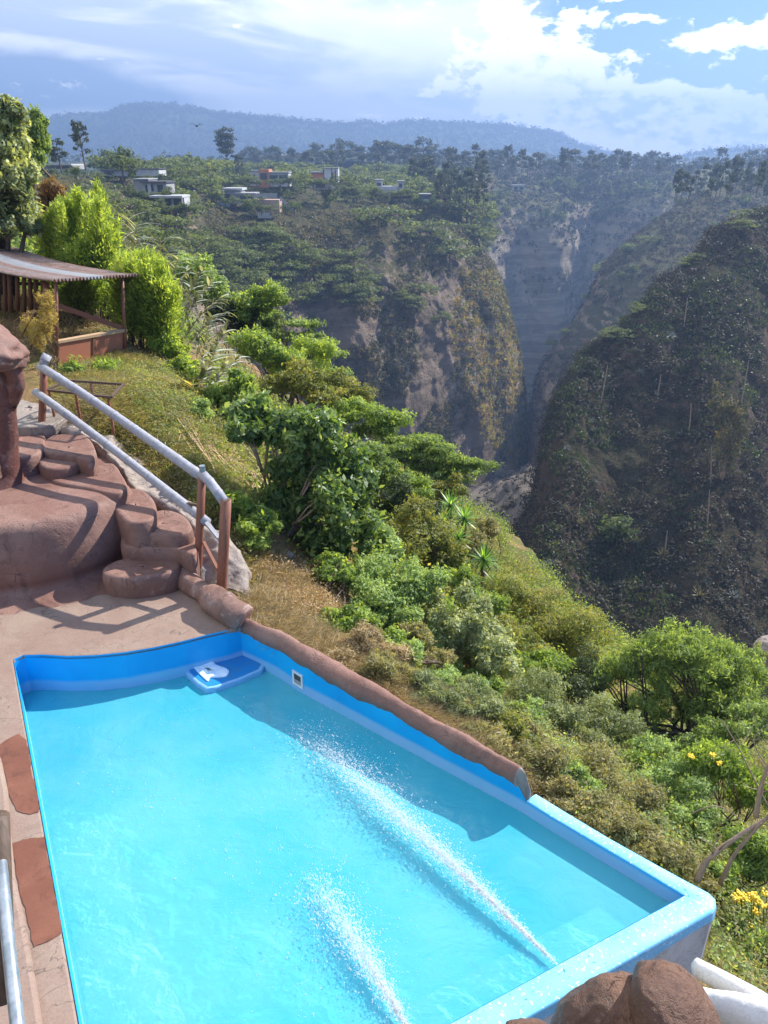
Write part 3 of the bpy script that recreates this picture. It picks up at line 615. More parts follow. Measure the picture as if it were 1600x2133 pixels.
# red rock pillar with overhanging rock canopy at the left edge
pr = empty('rock_pillar', Yd(0,985,8.7)); tag(pr, 'dark red sculpted rock pillar with overhanging canopy at the left edge', 'pillar')
bpy.context.view_layer.update()
def keep(o, p):
    bpy.context.view_layer.update()
    o.parent = p; o.matrix_parent_inverse = p.matrix_world.inverted(); return o
def organic(name, pts, R, mat, sq=1.0, amp=.04, fr=3, n=26, m=60):
    P = cr(np.array(pts), m); r = cr(np.array(R)[:, None], m)[:, 0]; mb = MB(); mb.tube(P, list(np.maximum(r, .01)), n, sq=sq)
    V = np.array(mb.v); c = np.repeat(P, n, 0); dn = V-c; dn /= np.linalg.norm(dn, axis=1, keepdims=True)+1e-9
    V = V + dn*(fbm(V*fr, 4)*amp)[:, None]; mb.v = [tuple(q) for q in V]; return mb.build(name, mat, smooth=True)
keep(organic('column', [Yd(2,1000,8.6), Yd(4,978,8.6), Yd(6,930,8.6), Yd(10,870,8.6), Yd(6,815,8.6), Yd(-6,765,8.65), Yd(-30,715,8.7), Yd(-60,690,8.8)], [.30,.22,.165,.145,.17,.25,.30,.2], M['pillar']), pr)
def rock(name, c, rad, mat, amp=.12, fr=1.6, rot=0.0, tilt=0.0, seed=0, nu=64, nv=40, pw=1.0, oc=4):
    u = np.linspace(0, 2*math.pi, nu, endpoint=False); v = np.linspace(.001, math.pi-.001, nv)
    U, Vv = np.meshgrid(u, v); D = np.stack([np.sin(Vv)*np.cos(U), np.sin(Vv)*np.sin(U), np.cos(Vv)], -1)
    D = np.sign(D)*np.abs(D)**pw
    D = D*(1 + amp*fbm(D*fr+seed*3.1, oc)*2 + .012*fbm(D*7+seed, 3) - .09*amp/.1*np.abs(fbm(D*2.1+seed*2, 3)))[..., None]
    P = D*A(*rad); ct, st = math.cos(tilt), math.sin(tilt); P = P @ np.array([[ct,0,-st],[0,1,0],[st,0,ct]]); ca_, sa_ = math.cos(rot), math.sin(rot)
    P = P @ np.array([[ca_,sa_,0],[-sa_,ca_,0],[0,0,1]]) + A(*c)
    return link(name, npmesh(name, P.reshape(-1,3), gridq(nv, nu, True), mat, smooth=True))
keep(rock('canopy', Yd(-62,706,8.45), (.68,.5,.27), M['rock'], .12, 1.5, tilt=.42, seed=2), pr)
keep(organic('fin', [Yd(-20,745,8.5), Yd(16,755,8.5), Yd(30,780,8.5), Yd(32,810,8.55), Yd(20,870,8.6)], [.22,.15,.10,.10,.04], M['pillar'], amp=.03), pr)
b_ = Wz(-8,992,1.5); o = prism('stone_block', [b_+A(-.3,-.12,0), b_+A(.1,-.12,0), b_+A(.12,.2,0), b_+A(-.3,.25,0)], 1.49, 1.76, M['boulder'], bevel=.03)
tag(o, 'small brown square stone block standing on the platform at the pillar foot', 'stone block')

# ------------------------------------------------------------------ handrail beside the steps
rail = empty('handrail', Yd(462,1214,7.49)); tag(rail, 'grey painted bamboo handrail on brown posts going down beside the steps', 'handrail')
def bambo(name, a, b, r, nodes, parent=rail, mat='bamboo'):
    a, b = A(*a), A(*b); L = np.linalg.norm(b-a); P = []; R = []
    ts = [0]; 
    for q in nodes: ts += [q-.012/L, q-.004/L, q+.004/L, q+.012/L]
    ts.append(1)
    for i, q in enumerate(ts):
        P.append(a+(b-a)*q + A(0,0,.02*math.sin(q*math.pi*1.3))); R.append(r*(1.0 if (i in (0, len(ts)-1) or (i-1) % 4 in (0, 3)) else 1.07)*(1+.03*math.sin(q*9)))
    o = keep(MB().tube(P, R, 16).build(name, M[mat], smooth=True), parent)
    nr = MB()
    for q in nodes: keep(MB().tube([a+(b-a)*(q-.005/L)+A(0,0,.02*math.sin(q*math.pi*1.3)), a+(b-a)*(q+.005/L)+A(0,0,.02*math.sin(q*math.pi*1.3))], r*1.075, 16).build('joint', M['node']), o)
    return o
bambo('top_rail', Yd(84,763,9.95), Yd(425,993,7.78), .057, [.12,.24,.37,.50,.62,.74,.86,.95])
bambo('top_rail', Yd(420,986,7.80), Yd(470,1046,7.50), .057, [.35,.7])
bambo('lower_rail', Yd(74,816,9.9), Yd(432,1085,7.74), .054, [.08,.21,.34,.46,.58,.70,.83,.94])
bambo('top_rail', Yd(89,768,9.93), Yd(99,736,10.0), .06, [.5])
keep(MB().bar(Yd(428,1086,7.74), Yd(459,1124,7.5), .05, .03).build('brace', M['bamboo']), rail)
for a, b, r in ((Yd(462,1222,7.49), Yd(471,1040,7.49), .062), (Yd(413,1176,7.78), Yd(421,990,7.78), .048), (Yd(87,885,9.9), Yd(92,765,9.9), .049)):
    o = keep(MB().tube([a-A(0,0,.1), a, (a+b)/2, b], [r*1.03, r*1.02, r, r*.98], 18).build('post', M['post'], smooth=True), rail)
    keep(MB().tube([b-A(0,0,.002), b+A(0,0,.003)], r*.8, 18).build('post_end', M['darkwood']), o)
keep(MB().tube([Yd(423,990,7.78)+A(0,0,.03), Yd(423,990,7.78)+A(0,0,.12)], .035, 12).build('knob', M['galv']), rail)
keep(MB().bar(Yd(424,1128,7.76), Yd(456,1190,7.5), .035, .03).build('brace', M['post']), rail)
keep(MB().bar(Yd(372,1045,8.1), Yd(415,1052,7.8), .04, .03).build('brace', M['darkwood']), rail)
# pipe railing at the lower left corner
pp = empty('pipe_railing', Td(20,2000,3.0)); tag(pp, 'galvanised steel pipe railing crossing the bottom left corner', 'railing')
keep(MB().tube([Td(46,2260,2.55), Td(36,2133,2.7), Td(16,1950,2.95), Td(2,1800,3.2), Td(-30,1560,3.8)], .0255, 20).build('rail', M['galv'], smooth=True), pp)
keep(MB().tube([Td(6,2078,3.35), Td(4,1950,3.3), Td(-6,1700,3.2)], .05, 16).build('post', M['darkwood'], smooth=True), pp)
# boulders and white kerbs by the near corner
bl = [((1258,2122), 4.1, (.31,.22,.20), .1, -.62, 1, 'rounded brown boulder in front of the near pool rim, left of the pair'), ((1424,2136), 3.95, (.19,.26,.36), -.3, -.62, 5, 'taller ridged brown boulder in front of the near pool rim, right of the pair'), ((1100,2180), 4.0, (.16,.15,.13), 0, 0, 9, 'small brown boulder tip at the bottom edge below the pool rim')]
for (px, py), t_, rad, rt, tl, sd, lb in bl:
    o = rock('boulder', Td(px, py, t_)-A(0,0,.02), rad, M['boulder'], .11, .9, rt, tl, sd, 140, 90, .82, oc=2); tag(o, lb, 'boulder', 'brown boulders at the near pool corner')
rocktube('white_kerb', [Td(1440,2010,4.75), Td(1500,2040,4.65), Td(1560,2078,4.55), Td(1640,2130,4.4), Td(1720,2190,4.3)], [.055,.055,.06,.065,.065], M['whitep'], 'slim white painted concrete kerb sloping away below the pool corner', 'kerb', 'white kerbs below the pool', 1.4, .015)
rocktube('white_kerb', [Td(1420,2080,4.5), Td(1480,2095,4.4), Td(1550,2112,4.3), Td(1640,2140,4.2)], [.065,.075,.085,.09], M['whitep'], 'broad lumpy white painted kerb beside the right boulder', 'kerb', 'white kerbs below the pool', 1.6, .03)
gp = [Td(1380,2050,4.9), Td(1480,2030,4.9), Td(1560,2090,4.75), Td(1700,2200,4.5), Td(1700,2500,4.2), Td(1350,2500,4.2)]
zz_ = -1.05; o = prism('near_terrace', [(p[0], p[1], 0) for p in gp], zz_-1.2, zz_, M['whitep']); tag(o, kind='structure')
# broken wooden post and pole behind the coping
lg = empty('broken_log', Yd(640,1330,7.6)); tag(lg, 'broken brown log lying on dry grass behind the pool coping', 'log')
keep(organic('log', [Yd(596,1334,7.45), Yd(620,1330,7.5), Yd(648,1320,7.6), Yd(662,1314,7.65)], [.035,.055,.06,.06], M['trunkw'], amp=.02, fr=12, n=14, m=24), lg)
keep(organic('stub', [Yd(652,1312,7.55), Yd(660,1330,7.5), Yd(672,1362,7.4)], [.075,.065,.06], M['trunkw'], amp=.02, fr=12, n=14, m=24), lg)
o = MB().tube([Yd(516,1290,7.35), Yd(560,1308,7.3), Yd(612,1334,7.3)], [.02,.022,.02], 10).build('wooden_pole', M['cap'], smooth=True); tag(o, 'thin tan pole lying on the dry grass along the pool coping', 'pole')

# ------------------------------------------------------------------ water jets
def jet(a, b, n, sp, arc, label, wsp=1.0):
    a, b = A(*a), A(*b); s = rng.beta(1.5, 1.9, n); d = b-a; L = np.linalg.norm(d); u = d/L; side = A(-u[1], u[0], 0)
    kind = rng.random(n); wide = np.where(kind < .28, .42, np.where(kind < .8, 1.0, 1.9))
    sl = (.006+sp*s**1.15)*wide; sv = (.005+.075*s)*wide**.7; strand = np.sin(s*37+kind*40)*.25
    P = a + d*s[:, None] + side*((rng.normal(0, 1, n)+strand)*sl)[:, None] + A(0,0,1)*(arc*4*s*(1-s)*.8+np.abs(rng.normal(0, 1, n))*sv)[:, None]
    P += u*(rng.normal(0, .04, n))[:, None]; P[:, 2] = np.maximum(P[:, 2], .003)
    r = (rng.gamma(1.6, .0008, n)+.0007)*np.where(wide > 1.5, 1.35, 1.0); r = np.minimum(r, .0058)
    O = A([1,0,0],[-1,0,0],[0,1,0],[0,-1,0],[0,0,1],[0,0,-1]); st = rng.uniform(1, 6.5, n)*np.where(wide > 1.5, .35, 1); st = np.maximum(st, 1); dv = unit_(u+rng.normal(0, .22, (n, 3)))
    off = O[None]*r[:, None, None]; dt = np.einsum('nij,nj->ni', off, dv); off = off + dv[:, None]*(dt*(st[:, None]-1))[..., None]
    V = (P[:, None] + off).reshape(-1, 3); T = np.array([[0,2,4],[2,1,4],[1,3,4],[3,0,4],[2,0,5],[1,2,5],[3,1,5],[0,3,5]])
    Q = (T[None] + (np.arange(n)*6)[:, None, None]).reshape(-1, 3)
    o = link('water_jet', npmesh('water_jet', V, Q, M['foam'], smooth=True)); tag(o, label, 'water jet', 'spraying water jets in the pool'); return o
def unit_(a): return a/(np.linalg.norm(a, axis=-1, keepdims=True)+1e-9)
jet(Wz(1160,2010,.03), Wz(610,1520,.0), 21000, .125, .10, 'long white water jet spraying from the near rim to mid pool')
jet(Wz(865,2170,.03), Wz(640,1820,.0), 9500, .12, .06, 'shorter fainter white water jet at the bottom edge of the photo')
# sparkling bubbles around the jets
nb = 2600; pxs = np.concatenate([rng.normal(560, 110, 1100), rng.normal(300, 100, 700), rng.normal(700, 120, 800)]); pys = np.concatenate([rng.normal(1740, 100, 1100), rng.normal(1640, 60, 700), rng.normal(1930, 120, 800)])
Pb = np.array([Wz(a, b, .002) for a, b in zip(pxs, pys)]); ok = inpoly(Pb[:,0], Pb[:,1], cc + (pool_poly-cc)*.9); Pb = Pb[ok]; nb = len(Pb); r = rng.gamma(1.6, .0012, nb)+.001
O = A([1,0,0],[-1,0,0],[0,1,0],[0,-1,0],[0,0,1],[0,0,-1]); T = np.array([[0,2,4],[2,1,4],[1,3,4],[3,0,4],[2,0,5],[1,2,5],[3,1,5],[0,3,5]])
o = link('bubbles', npmesh('bubbles', (Pb[:, None]+O[None]*r[:, None, None]).reshape(-1,3), (T[None]+(np.arange(nb)*6)[:, None, None]).reshape(-1,3), M['foam'], smooth=True)); tag(o, 'tiny white bubbles sparkling on the pool surface', 'bubbles', kind='stuff')

# ------------------------------------------------------------------ shelter with corrugated roof
sh = empty('shelter', Yd(190,745,13.8)); tag(sh, 'small open shelter with rusty corrugated roof and low brown panel wall', 'shelter')
Cc = Yd(292,572,14.6); Dd = Yd(62,522,17.6); Bb = Yd(112,584,12.8); Aa = Bb + (Dd-Cc)*1.15; Dd = Cc + (Dd-Cc)*1.15
nw, m_ = 26, 8; ncol = nw*m_+1; Vr = []; nrw = 12
for j in range(nrw):
    for i in range(ncol):
        f_ = i/(ncol-1); g_ = j/(nrw-1); P = (Bb*(1-f_)+Cc*f_)*(1-g_) + (Aa*(1-f_)+Dd*f_)*g_
        Vr.append(P + A(0,0,.028*math.sin(f_*nw*2*math.pi) - .10*math.sin(math.pi*g_)))
top = np.array(Vr); V = np.concatenate([top, top-A(0,0,.006)]); Q = gridq(nrw, ncol); Q = np.concatenate([Q, Q[:, ::-1]+len(top)])
sheet = (np.arange(ncol-1)/(ncol-1)*9).astype(int); tone = np.array([.08,.3,.05,.75,.9,.15,.05,.22,.1])[sheet]; fv = np.tile(tone, nrw-1)
keep(link('roof', npmesh('roof', V, Q, M['roof'], v=np.concatenate([fv, fv]), smooth=True)), sh)
def pst(a, b, r, name='post', mat='post', par=sh): return keep(MB().tube([a, (a+b)/2, b], r, 12).build(name, M[mat], smooth=True), par)
pst(Yd(262,755,14.3), Yd(255,578,14.3), .032); pst(Yd(118,740,13.0), Yd(117,586,13.0), .032); pst(Yd(96,665,13.6), Yd(96,588,13.6), .055)
keep(MB().bar(Yd(98,628,13.6), Yd(252,682,14.25), .05, .09).build('beam', M['post']), sh)
pa0, pa1, pb0, pb1 = Yd(122,708,13.0), Yd(262,683,14.35), Yd(122,765,13.0), Yd(260,750,14.35)
def panel(f0, f1, name, mat, z0=0.0, z1=1.0, th=.03, off=0.0):
    a, b = pa0+(pa1-pa0)*f0, pa0+(pa1-pa0)*f1; c, d = pb0+(pb1-pb0)*f0, pb0+(pb1-pb0)*f1
    q = [c+(a-c)*z0, d+(b-d)*z0, d+(b-d)*z1, c+(a-c)*z1]; nn = np.cross(q[1]-q[0], q[3]-q[0]); nn /= np.linalg.norm(nn)
    mb = MB(); mb.add([p+nn*(off-th/2) for p in q]+[p+nn*(off+th/2) for p in q], [(3,2,1,0),(4,5,6,7),(0,1,5,4),(1,2,6,5),(2,3,7,6),(3,0,4,7)]); return keep(mb.build(name, M[mat], bevel=.004), sh)
panel(0, .47, 'panel', 'panel', 0, .88); panel(.52, .97, 'panel', 'panel', 0, .88)
panel(.47, .52, 'panel_post', 'log', 0, .93, .06); panel(.97, 1.0, 'panel_post', 'log', -.1, 1.0, .07); panel(-.02, 0, 'panel_post', 'log', 0, 1.0, .05)
panel(-.02, 1.0, 'cap_rail', 'cap', .90, 1.0, .08)
o = MB().box(Yd(85,716,14.8), (1.7,.8,.26)).build('water_tank', M['tank'], bevel=.02); tag(o, 'low blue tank half hidden behind the shelter panel and dry bamboo', 'tank')
fe = empty('log_fence', Yd(40,620,15.5)); tag(fe, 'fence of upright brown logs under the shelter roof at the left edge', 'fence')
for k in range(13):
    px = -70 + k*13 + random.uniform(-2, 2); y_ = 15.6 - k*.04; b = Yd(px, 632+random.uniform(-4, 6), y_); b[2] -= .15; tt = Yd(px+random.uniform(-4, 4), 548+k*1.5+random.uniform(-6, 6), y_)
    pst(b, tt, random.uniform(.038, .052), 'log', 'log', fe)
keep(MB().bar(Yd(-90,585,15.7), Yd(100,592,15.2), .04, .06).build('cross_bar', M['darkwood']), fe)
# metal mesh rack on legs
rk = empty('mesh_rack', Wz(180,815,2.15)); tag(rk, 'rusty metal mesh rack on thin legs standing in the grass behind the handrail', 'rack')
c_ = [Wz(*q, 2.12) for q in ((140,792),(258,800),(232,827),(96,812))]
mb = MB()
for i in range(4): mb.bar(c_[i], c_[(i+1) % 4], .03, .03)
keep(mb.build('frame', M['darkwood']), rk)
mb = MB()
for i in range(1, 18): f_ = i/18; mb.bar(c_[0]+(c_[1]-c_[0])*f_, c_[3]+(c_[2]-c_[3])*f_, .004, .004)
for i in range(1, 8): f_ = i/8; mb.bar(c_[0]+(c_[3]-c_[0])*f_, c_[1]+(c_[2]-c_[1])*f_, .004, .004)
keep(mb.build('mesh', M['darkwood']), rk)
for f_, e_ in ((.42, 0), (.46, 1), (.95, 1), (.05, 1)):
    p = (c_[0]+(c_[1]-c_[0])*f_) if e_ == 0 else (c_[3]+(c_[2]-c_[3])*f_); g_ = gz(p[0], p[1])-.1; keep(MB().bar(p, (p[0], p[1], min(g_, p[2]-.3)), .03, .03).build('leg', M['post']), rk)
#@@PART3
# ------------------------------------------------------------------ canyon masses, plateau, mountain, air
def loft(name, rows, nr, nc, mat, amps=((.06, 3.0), (.25, .9)), kind=True, smooth=True, zq=1.0):
    N = np.array([[Yd(*q) for q in r] for r in rows]); Gm = cr(N, nr); Gm = np.swapaxes(cr(np.swapaxes(Gm, 0, 1), nc), 0, 1)
    for fr, am in amps:
        Nn = normals(Gm) if fr > .2 or zq == 1.0 else A(0,-1.0,0)*np.ones_like(Gm); Gm = Gm + Nn*(fbm(Gm*fr*A(1,1,zq if fr < .2 else 1), 4)*am)[..., None]
    n0 = normals(Gm); view = A(0, 0, CZ) - Gm; s_ = np.sign(np.mean(np.sum(n0*view, -1))); Q = gridq(nr, nc)
    if s_ < 0: Q = Q[:, ::-1]
    o = link(name, npmesh(name, Gm.reshape(-1,3), Q, mat, smooth=smooth))
    if kind: tag(o, kind='structure')
    return Gm, n0*s_
o = link('ground', npmesh('ground', [(-6000,-3000,-150),(6000,-3000,-150),(6000,9000,-150),(-6000,9000,-150)], [(0,1,2,3)], M['ground'])); tag(o, kind='structure')
def T(*c): return list(c)
# left plateau and its rounded nose; columns go left to right then turn away behind the nose
cols = [
 [(-900,352,900),(-700,362,500),(-600,372,200),(-500,385,110),(-420,420,80),(-350,520,62),(-300,680,52),(-250,900,48)],
 [(-150,351,900),(-100,357,560),(-50,362,260),(40,372,140),(60,410,105),(90,500,82),(120,640,70),(150,900,62)],
 [(150,351,950),(160,356,620),(200,362,340),(230,385,190),(260,440,150),(290,540,122),(320,680,108),(340,980,100)],
 [(400,351,1000),(400,356,680),(420,366,400),(430,405,255),(440,470,205),(450,580,176),(465,720,164),(480,1100,155)],
 [(600,350,1000),(600,355,700),(600,364,440),(600,402,310),(600,452,232),(610,580,200),(620,760,186),(640,1180,176)],
 [(780,350,1000),(780,354,720),(780,362,480),(790,410,320),(790,452,246),(800,590,214),(800,790,202),(810,1220,192)],
 [(900,349,1000),(900,354,740),(905,362,500),(910,410,330),(915,462,262),(925,600,232),(940,800,220),(950,1230,210)],
 [(960,349,1000),(960,354,760),(965,362,520),(970,415,350),(985,490,280),(1024,590,256),(1050,740,244),(1066,1230,234)],
 [(1000,349,1000),(1000,354,780),(1000,363,540),(985,425,370),(995,505,306),(1048,620,286),(1090,850,272),(1096,1220,260)],
 [(1030,349,1000),(1030,354,800),(1020,364,560),(985,440,395),(988,515,345),(1020,640,325),(1050,850,305),(1060,1200,292)],
 [(1060,349,1000),(1060,354,820),(1040,366,580),(980,450,420),(970,520,392),(985,650,372),(1000,850,350),(1010,1200,335)],
]
GA, NA = loft('canyon_wall', list(map(list, zip(*cols))), 330, 520, M['cliffA'], ((.03, 9.0), (.1, 4.5), (.4, 1.2)), zq=.35)
# far end wall of the canyon with its wooded top
cols = [[(px+dx*0, *q) for q in ((347,1050),(351,800),(r1,640),(r2,520),(r3,478),(r4,462),(r5,452),(r6,445))] for px, dx, r1, r2, r3, r4, r5, r6 in
 ((820,0,357,392,470,640,800,1100),(940,0,357,396,480,640,800,1100),(1000,0,356,400,470,640,800,1100),(1080,0,355,400,462,620,780,1100),(1160,0,354,402,470,620,780,1100),(1250,0,353,400,462,610,780,1100),(1340,0,352,396,450,600,780,1100),(1420,0,351,385,440,600,780,1100),(1550,0,351,375,430,600,780,1100),(1750,0,350,372,430,600,780,1100))]
cols[2] = [(1000,347,1050),(1000,351,800),(1000,356,640),(1000,400,500),(1000,480,450),(1010,640,440),(1020,800,435),(1020,1100,430)]
cols[5] = [(1250,347,1050),(1250,351,800),(1250,354,660),(1250,402,545),(1250,470,510),(1245,610,500),(1230,780,490),(1230,1100,480)]
GB, NB = loft('canyon_wall_far', list(map(list, zip(*cols))), 220, 300, M['cliffB'], ((.02, 12.0), (.06, 6.0), (.25, 1.6)), zq=.35)
# middle ridge
sil = [(1720,352,420),(1560,372,390),(1450,405,360),(1388,448,335),(1330,490,318),(1262,552,300),(1222,628,286),(1172,700,276),(1124,775,268),(1108,850,262),(1102,940,255),(1098,1060,248),(1098,1250,240)]
rows = [[(x+60, y+6, d+70) for x, y, d in sil], [(x+8, y+2, d+22) for x, y, d in sil], sil, [(x+34, y+16, d-14) for x, y, d in sil], [(x+95, y+60, d-34) for x, y, d in sil], [(x+190, y+150, d-52) for x, y, d in sil], [(x+330, y+300, d-66) for x, y, d in sil]]
GC, NC = loft('middle_ridge', rows, 150, 320, M['cliffA'], ((.03, 5.0), (.11, 3.2), (.4, .9)), zq=.5)
# big right-hand slope
tp = [(1034,1168,92),(1050,1130,96),(1096,1085,101),(1120,1020,106),(1130,970,109),(1152,885,113),(1200,775,119),(1250,725,124),(1290,690,127),(1370,598,134),(1436,545,142),(1470,492,148),(1520,462,152),(1600,440,158),(1750,425,165),(1950,410,175)]
rows = []
for f_ in (-2, -1, 0, .08, .25, .45, .65, .85, 1.15, 1.5):
    r = []
    for k, (x, y, d) in enumerate(tp):
        if f_ < 0: r.append((x+(14 if f_ == -1 else 60), y+(1 if f_ == -1 else 30), d+(10 if f_ == -1 else 50)))
        else:
            yb = 1540; yy = y+(yb-y)*f_; db = 50 + 8*k/15; g_ = 14*math.sin(k*.9+.6)*f_*(1-min(f_, 1))
            r.append((x-(60*f_*(1-k/15)), yy, d+(db-d)*min(f_, 1.2)**.8 + g_))
    rows.append(r)
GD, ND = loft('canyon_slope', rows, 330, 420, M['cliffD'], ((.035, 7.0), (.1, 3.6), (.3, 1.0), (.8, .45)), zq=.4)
rows = [[(940,1010,235),(1040,985,235),(1120,960,225),(1220,960,215)], [(930,1080,190),(1020,1050,185),(1105,1000,180),(1210,1000,175)], [(930,1180,140),(1010,1120,138),(1090,1050,140),(1200,1060,140)], [(930,1290,105),(1010,1200,104),(1080,1150,108),(1200,1160,110)], [(930,1420,85),(1010,1320,84),(1080,1260,86),(1200,1260,88)]]
GE, NE = loft('canyon_floor', rows, 60, 60, M['talus'], ((.08, 2.5), (.4, 1.2)))
# distant mountain and plateau behind
ridge = [(-500,300),(-200,270),(60,262),(105,250),(150,240),(215,240),(260,226),(320,221),(365,223),(375,232),(390,226),(420,229),(450,238),(520,241),(600,247),(700,257),(740,257),(765,254),(800,262),(815,257),(845,251),(900,255),(1000,259),(1060,262),(1110,270),(1160,278),(1185,290),(1200,300),(1230,306),(1262,316),(1330,330),(1450,338),(1700,340)]
ridge = [(a, b+5) for a, b in ridge]
rows = [[(x, y+2, 2600) for x, y in ridge], [(x, y, 2350) for x, y in ridge], [(x, y+(344-y)*.35, 2200) for x, y in ridge], [(x, y+(346-y)*.8, 2000) for x, y in ridge], [(x, 346, 1700) for x, y in ridge], [(x, 351, 950) for x, y in ridge], [(x, 360, 560) for x, y in ridge]]
GF, NF = loft('mountain', rows, 120, 500, M['mount'], ((.004, 26.0), (.02, 9.0)))
rh = [(1250,338),(1380,337),(1400,334),(1440,324),(1480,318),(1520,316),(1560,312),(1620,314),(1700,305),(1900,300),(2300,320)]
rows = [[(x, y+3, 2100) for x, y in rh], [(x, y+2, 1950) for x, y in rh], [(x, y+(345-y)*.5+2, 1800) for x, y in rh], [(x, 347, 1500) for x, y in rh], [(x, 353, 900) for x, y in rh]]
GG, NG = loft('right_hills', rows, 60, 160, M['mount'], ((.006, 16.0), (.03, 6.0)))
# the air
hz = MB(); hz.box((0, 1200, 40), (7000, 6000, 500)); mh, t = newmat('haze')
t.n('ShaderNodeOutputMaterial', {1: t.n('ShaderNodeVolumePrincipled', {'Color': (.28, .43, .74, 1), 'Density': .00062, 'Anisotropy': .35}).outputs[0]})
o = hz.build('haze', mh); tag(o, kind='stuff')
# ------------------------------------------------------------------ leaves and crowns
def unit(a): return a/(np.linalg.norm(a, axis=-1, keepdims=True)+1e-9)
def rdir(n): return unit(rng.normal(0, 1, (n, 3)))
def leafV(P, D, N, L, Wd):
    D = unit(D); Sd = unit(np.cross(D, N)); L = np.asarray(L)[:, None]; Wd = np.asarray(Wd)[:, None]
    return np.stack([P-D*L*.5, P-D*L*.05+Sd*Wd*.5, P+D*L*.5, P-D*L*.05-Sd*Wd*.5], 1).reshape(-1, 3)
def crown(clumps, n, L, Wd, droop=.2, jit=.8, shell=.55, along=0.0):
    """clumps: list of (centre, radii) ; returns leaf vertices and v values"""
    C = np.array([c for c, r in clumps]); Rr = np.array([np.ones(3)*r for c, r in clumps]); wgt = np.prod(Rr, 1)**.6; k = rng.choice(len(C), n, p=wgt/wgt.sum())
    u = rdir(n); rad = shell + (1-shell)*rng.random(n)**.7; rad *= 1+.12*rng.normal(0, 1, n)
    P = C[k] + u*Rr[k]*rad[:, None]
    N = unit(u*A(1,1,1.2) + rdir(n)*jit + A(.1,.05,.45)); D = unit(np.cross(N, rdir(n)) + u*along - A(0,0,droop))
    ns = n//4; q = slice(0, ns); nb_ = max(ns//14, 1); bi = rng.integers(0, nb_, ns); bk = rng.choice(len(C), nb_, p=wgt/wgt.sum()); bu = unit(rdir(nb_)+A(0,0,.35)); k[q] = bk[bi]
    s_ = rng.random(ns); P[q] = C[k[q]] + bu[bi]*Rr[k[q]]*(.7+.75*s_)[:, None] + rng.normal(0, 1, (ns,3))*L*.35; u[q] = bu[bi]
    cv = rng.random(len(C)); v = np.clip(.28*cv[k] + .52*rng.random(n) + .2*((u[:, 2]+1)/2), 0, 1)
    l = L*rng.uniform(.45, 1.5, n); return leafV(P, D, N, l, l*Wd/L*rng.uniform(.7, 1.3, n)), v
def mkclumps(c, rad, k, cr_=.34, flat=1.0, low=-.35, even=.0):
    out_ = []
    for i in range(k):
        u = rdir(1)[0]; u[2] = max(u[2], low) if random.random() < .8 else u[2]
        f_ = random.uniform(.35+even, .85); s_ = random.uniform(.7, 1.25)*cr_
        out_.append((A(*c)+u*A(*rad)*f_, A(*rad)*s_*A(1,1,flat)*A(random.uniform(.8,1.2), random.uniform(.8,1.2), random.uniform(.8,1.15))))
    return out_
QN = lambda n: np.arange(4*n).reshape(-1, 4)
def stems(base, clumps, r, mat, parent, name='trunk', k=9, forks=1, wob=.12):
    mb = MB(); base = A(*base); cl = clumps if len(clumps) <= k else random.sample(clumps, k)
    for c, rr in cl:
        b = base + A(random.gauss(0, r*1.6), random.gauss(0, r*1.6), 0); L = np.linalg.norm(c-b); mid = b+(c-b)*.5+A(random.gauss(0,1), random.gauss(0,1), random.random()*.6)*L*wob
        q1 = b+(c-b)*.25+A(random.gauss(0,1), random.gauss(0,1), .8)*L*wob*.6
        e = c + unit(c-b)*rr*.3; mb.tube(cr(np.array([b, q1, mid, e]), 8), list(np.linspace(r, r*.25, 8)), 6)
        for _ in range(2): e2 = c+rdir(1)[0]*rr*.9; mb.tube([mid, (mid+e2)/2+A(0,0,.05*L), e2], [r*.45, r*.3, r*.12], 5)
    return mb.build(name, mat, parent, smooth=True)
_ym = np.arange(4.0, 60, .1)
def hit(px, py):
    """ground distance at which the line of sight meets the hillside"""
    d = ray(px, py); x = d[0]/d[1]*_ym; z = CZ + d[2]/d[1]*_ym; k = np.nonzero((TZ(x, _ym) > z) & (_ym > 4.3))[0]
    return float(_ym[k[0]]) if len(k) else 1e9
def plant(name, cat, label, ells, y, leaf, L, Wd, n, mat, kc=14, r=.03, bark='bark', group=None, droop=.2, flat=1.0, jit=.8, cr_=.36, foot=None, nst=9, shell=.55, yj=.25, parts=('trunk', 'crown'), along=0.0, settle=0):
    """ells: crown ellipses (px, py, rx, ry) seen in the photo at ground distance y"""
    cl = []
    for e in ells:
        px, py, rx, ry = e[:4]; yy = e[4] if len(e) > 4 else y
        if settle: yy = min(yy, hit(px, py+ry*settle))
        c = Yd(px, py, yy); t_ = proj(c)[2]; sxm, szm = rx*t_/F, ry*t_/F
        ry_ = (sxm+szm)/2
        cl += mkclumps(c, (sxm, ry_, szm), kc, cr_, flat)
    c = np.mean([q[0] for q in cl], 0)
    fx, fy = (c[0], c[1]) if foot is None else Yd(foot[0], foot[1], y)[:2]
    base = A(fx, fy, gz(fx, fy)); root = empty(name, base)
    tag(root, label, cat, group); loc = [(q[0]-base, q[1]) for q in cl]
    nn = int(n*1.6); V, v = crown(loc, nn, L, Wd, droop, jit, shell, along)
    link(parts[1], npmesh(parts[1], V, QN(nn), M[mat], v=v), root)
    if nst: stems(A(0,0,-.1), loc, r, M[bark], root, parts[0], nst)
    return root
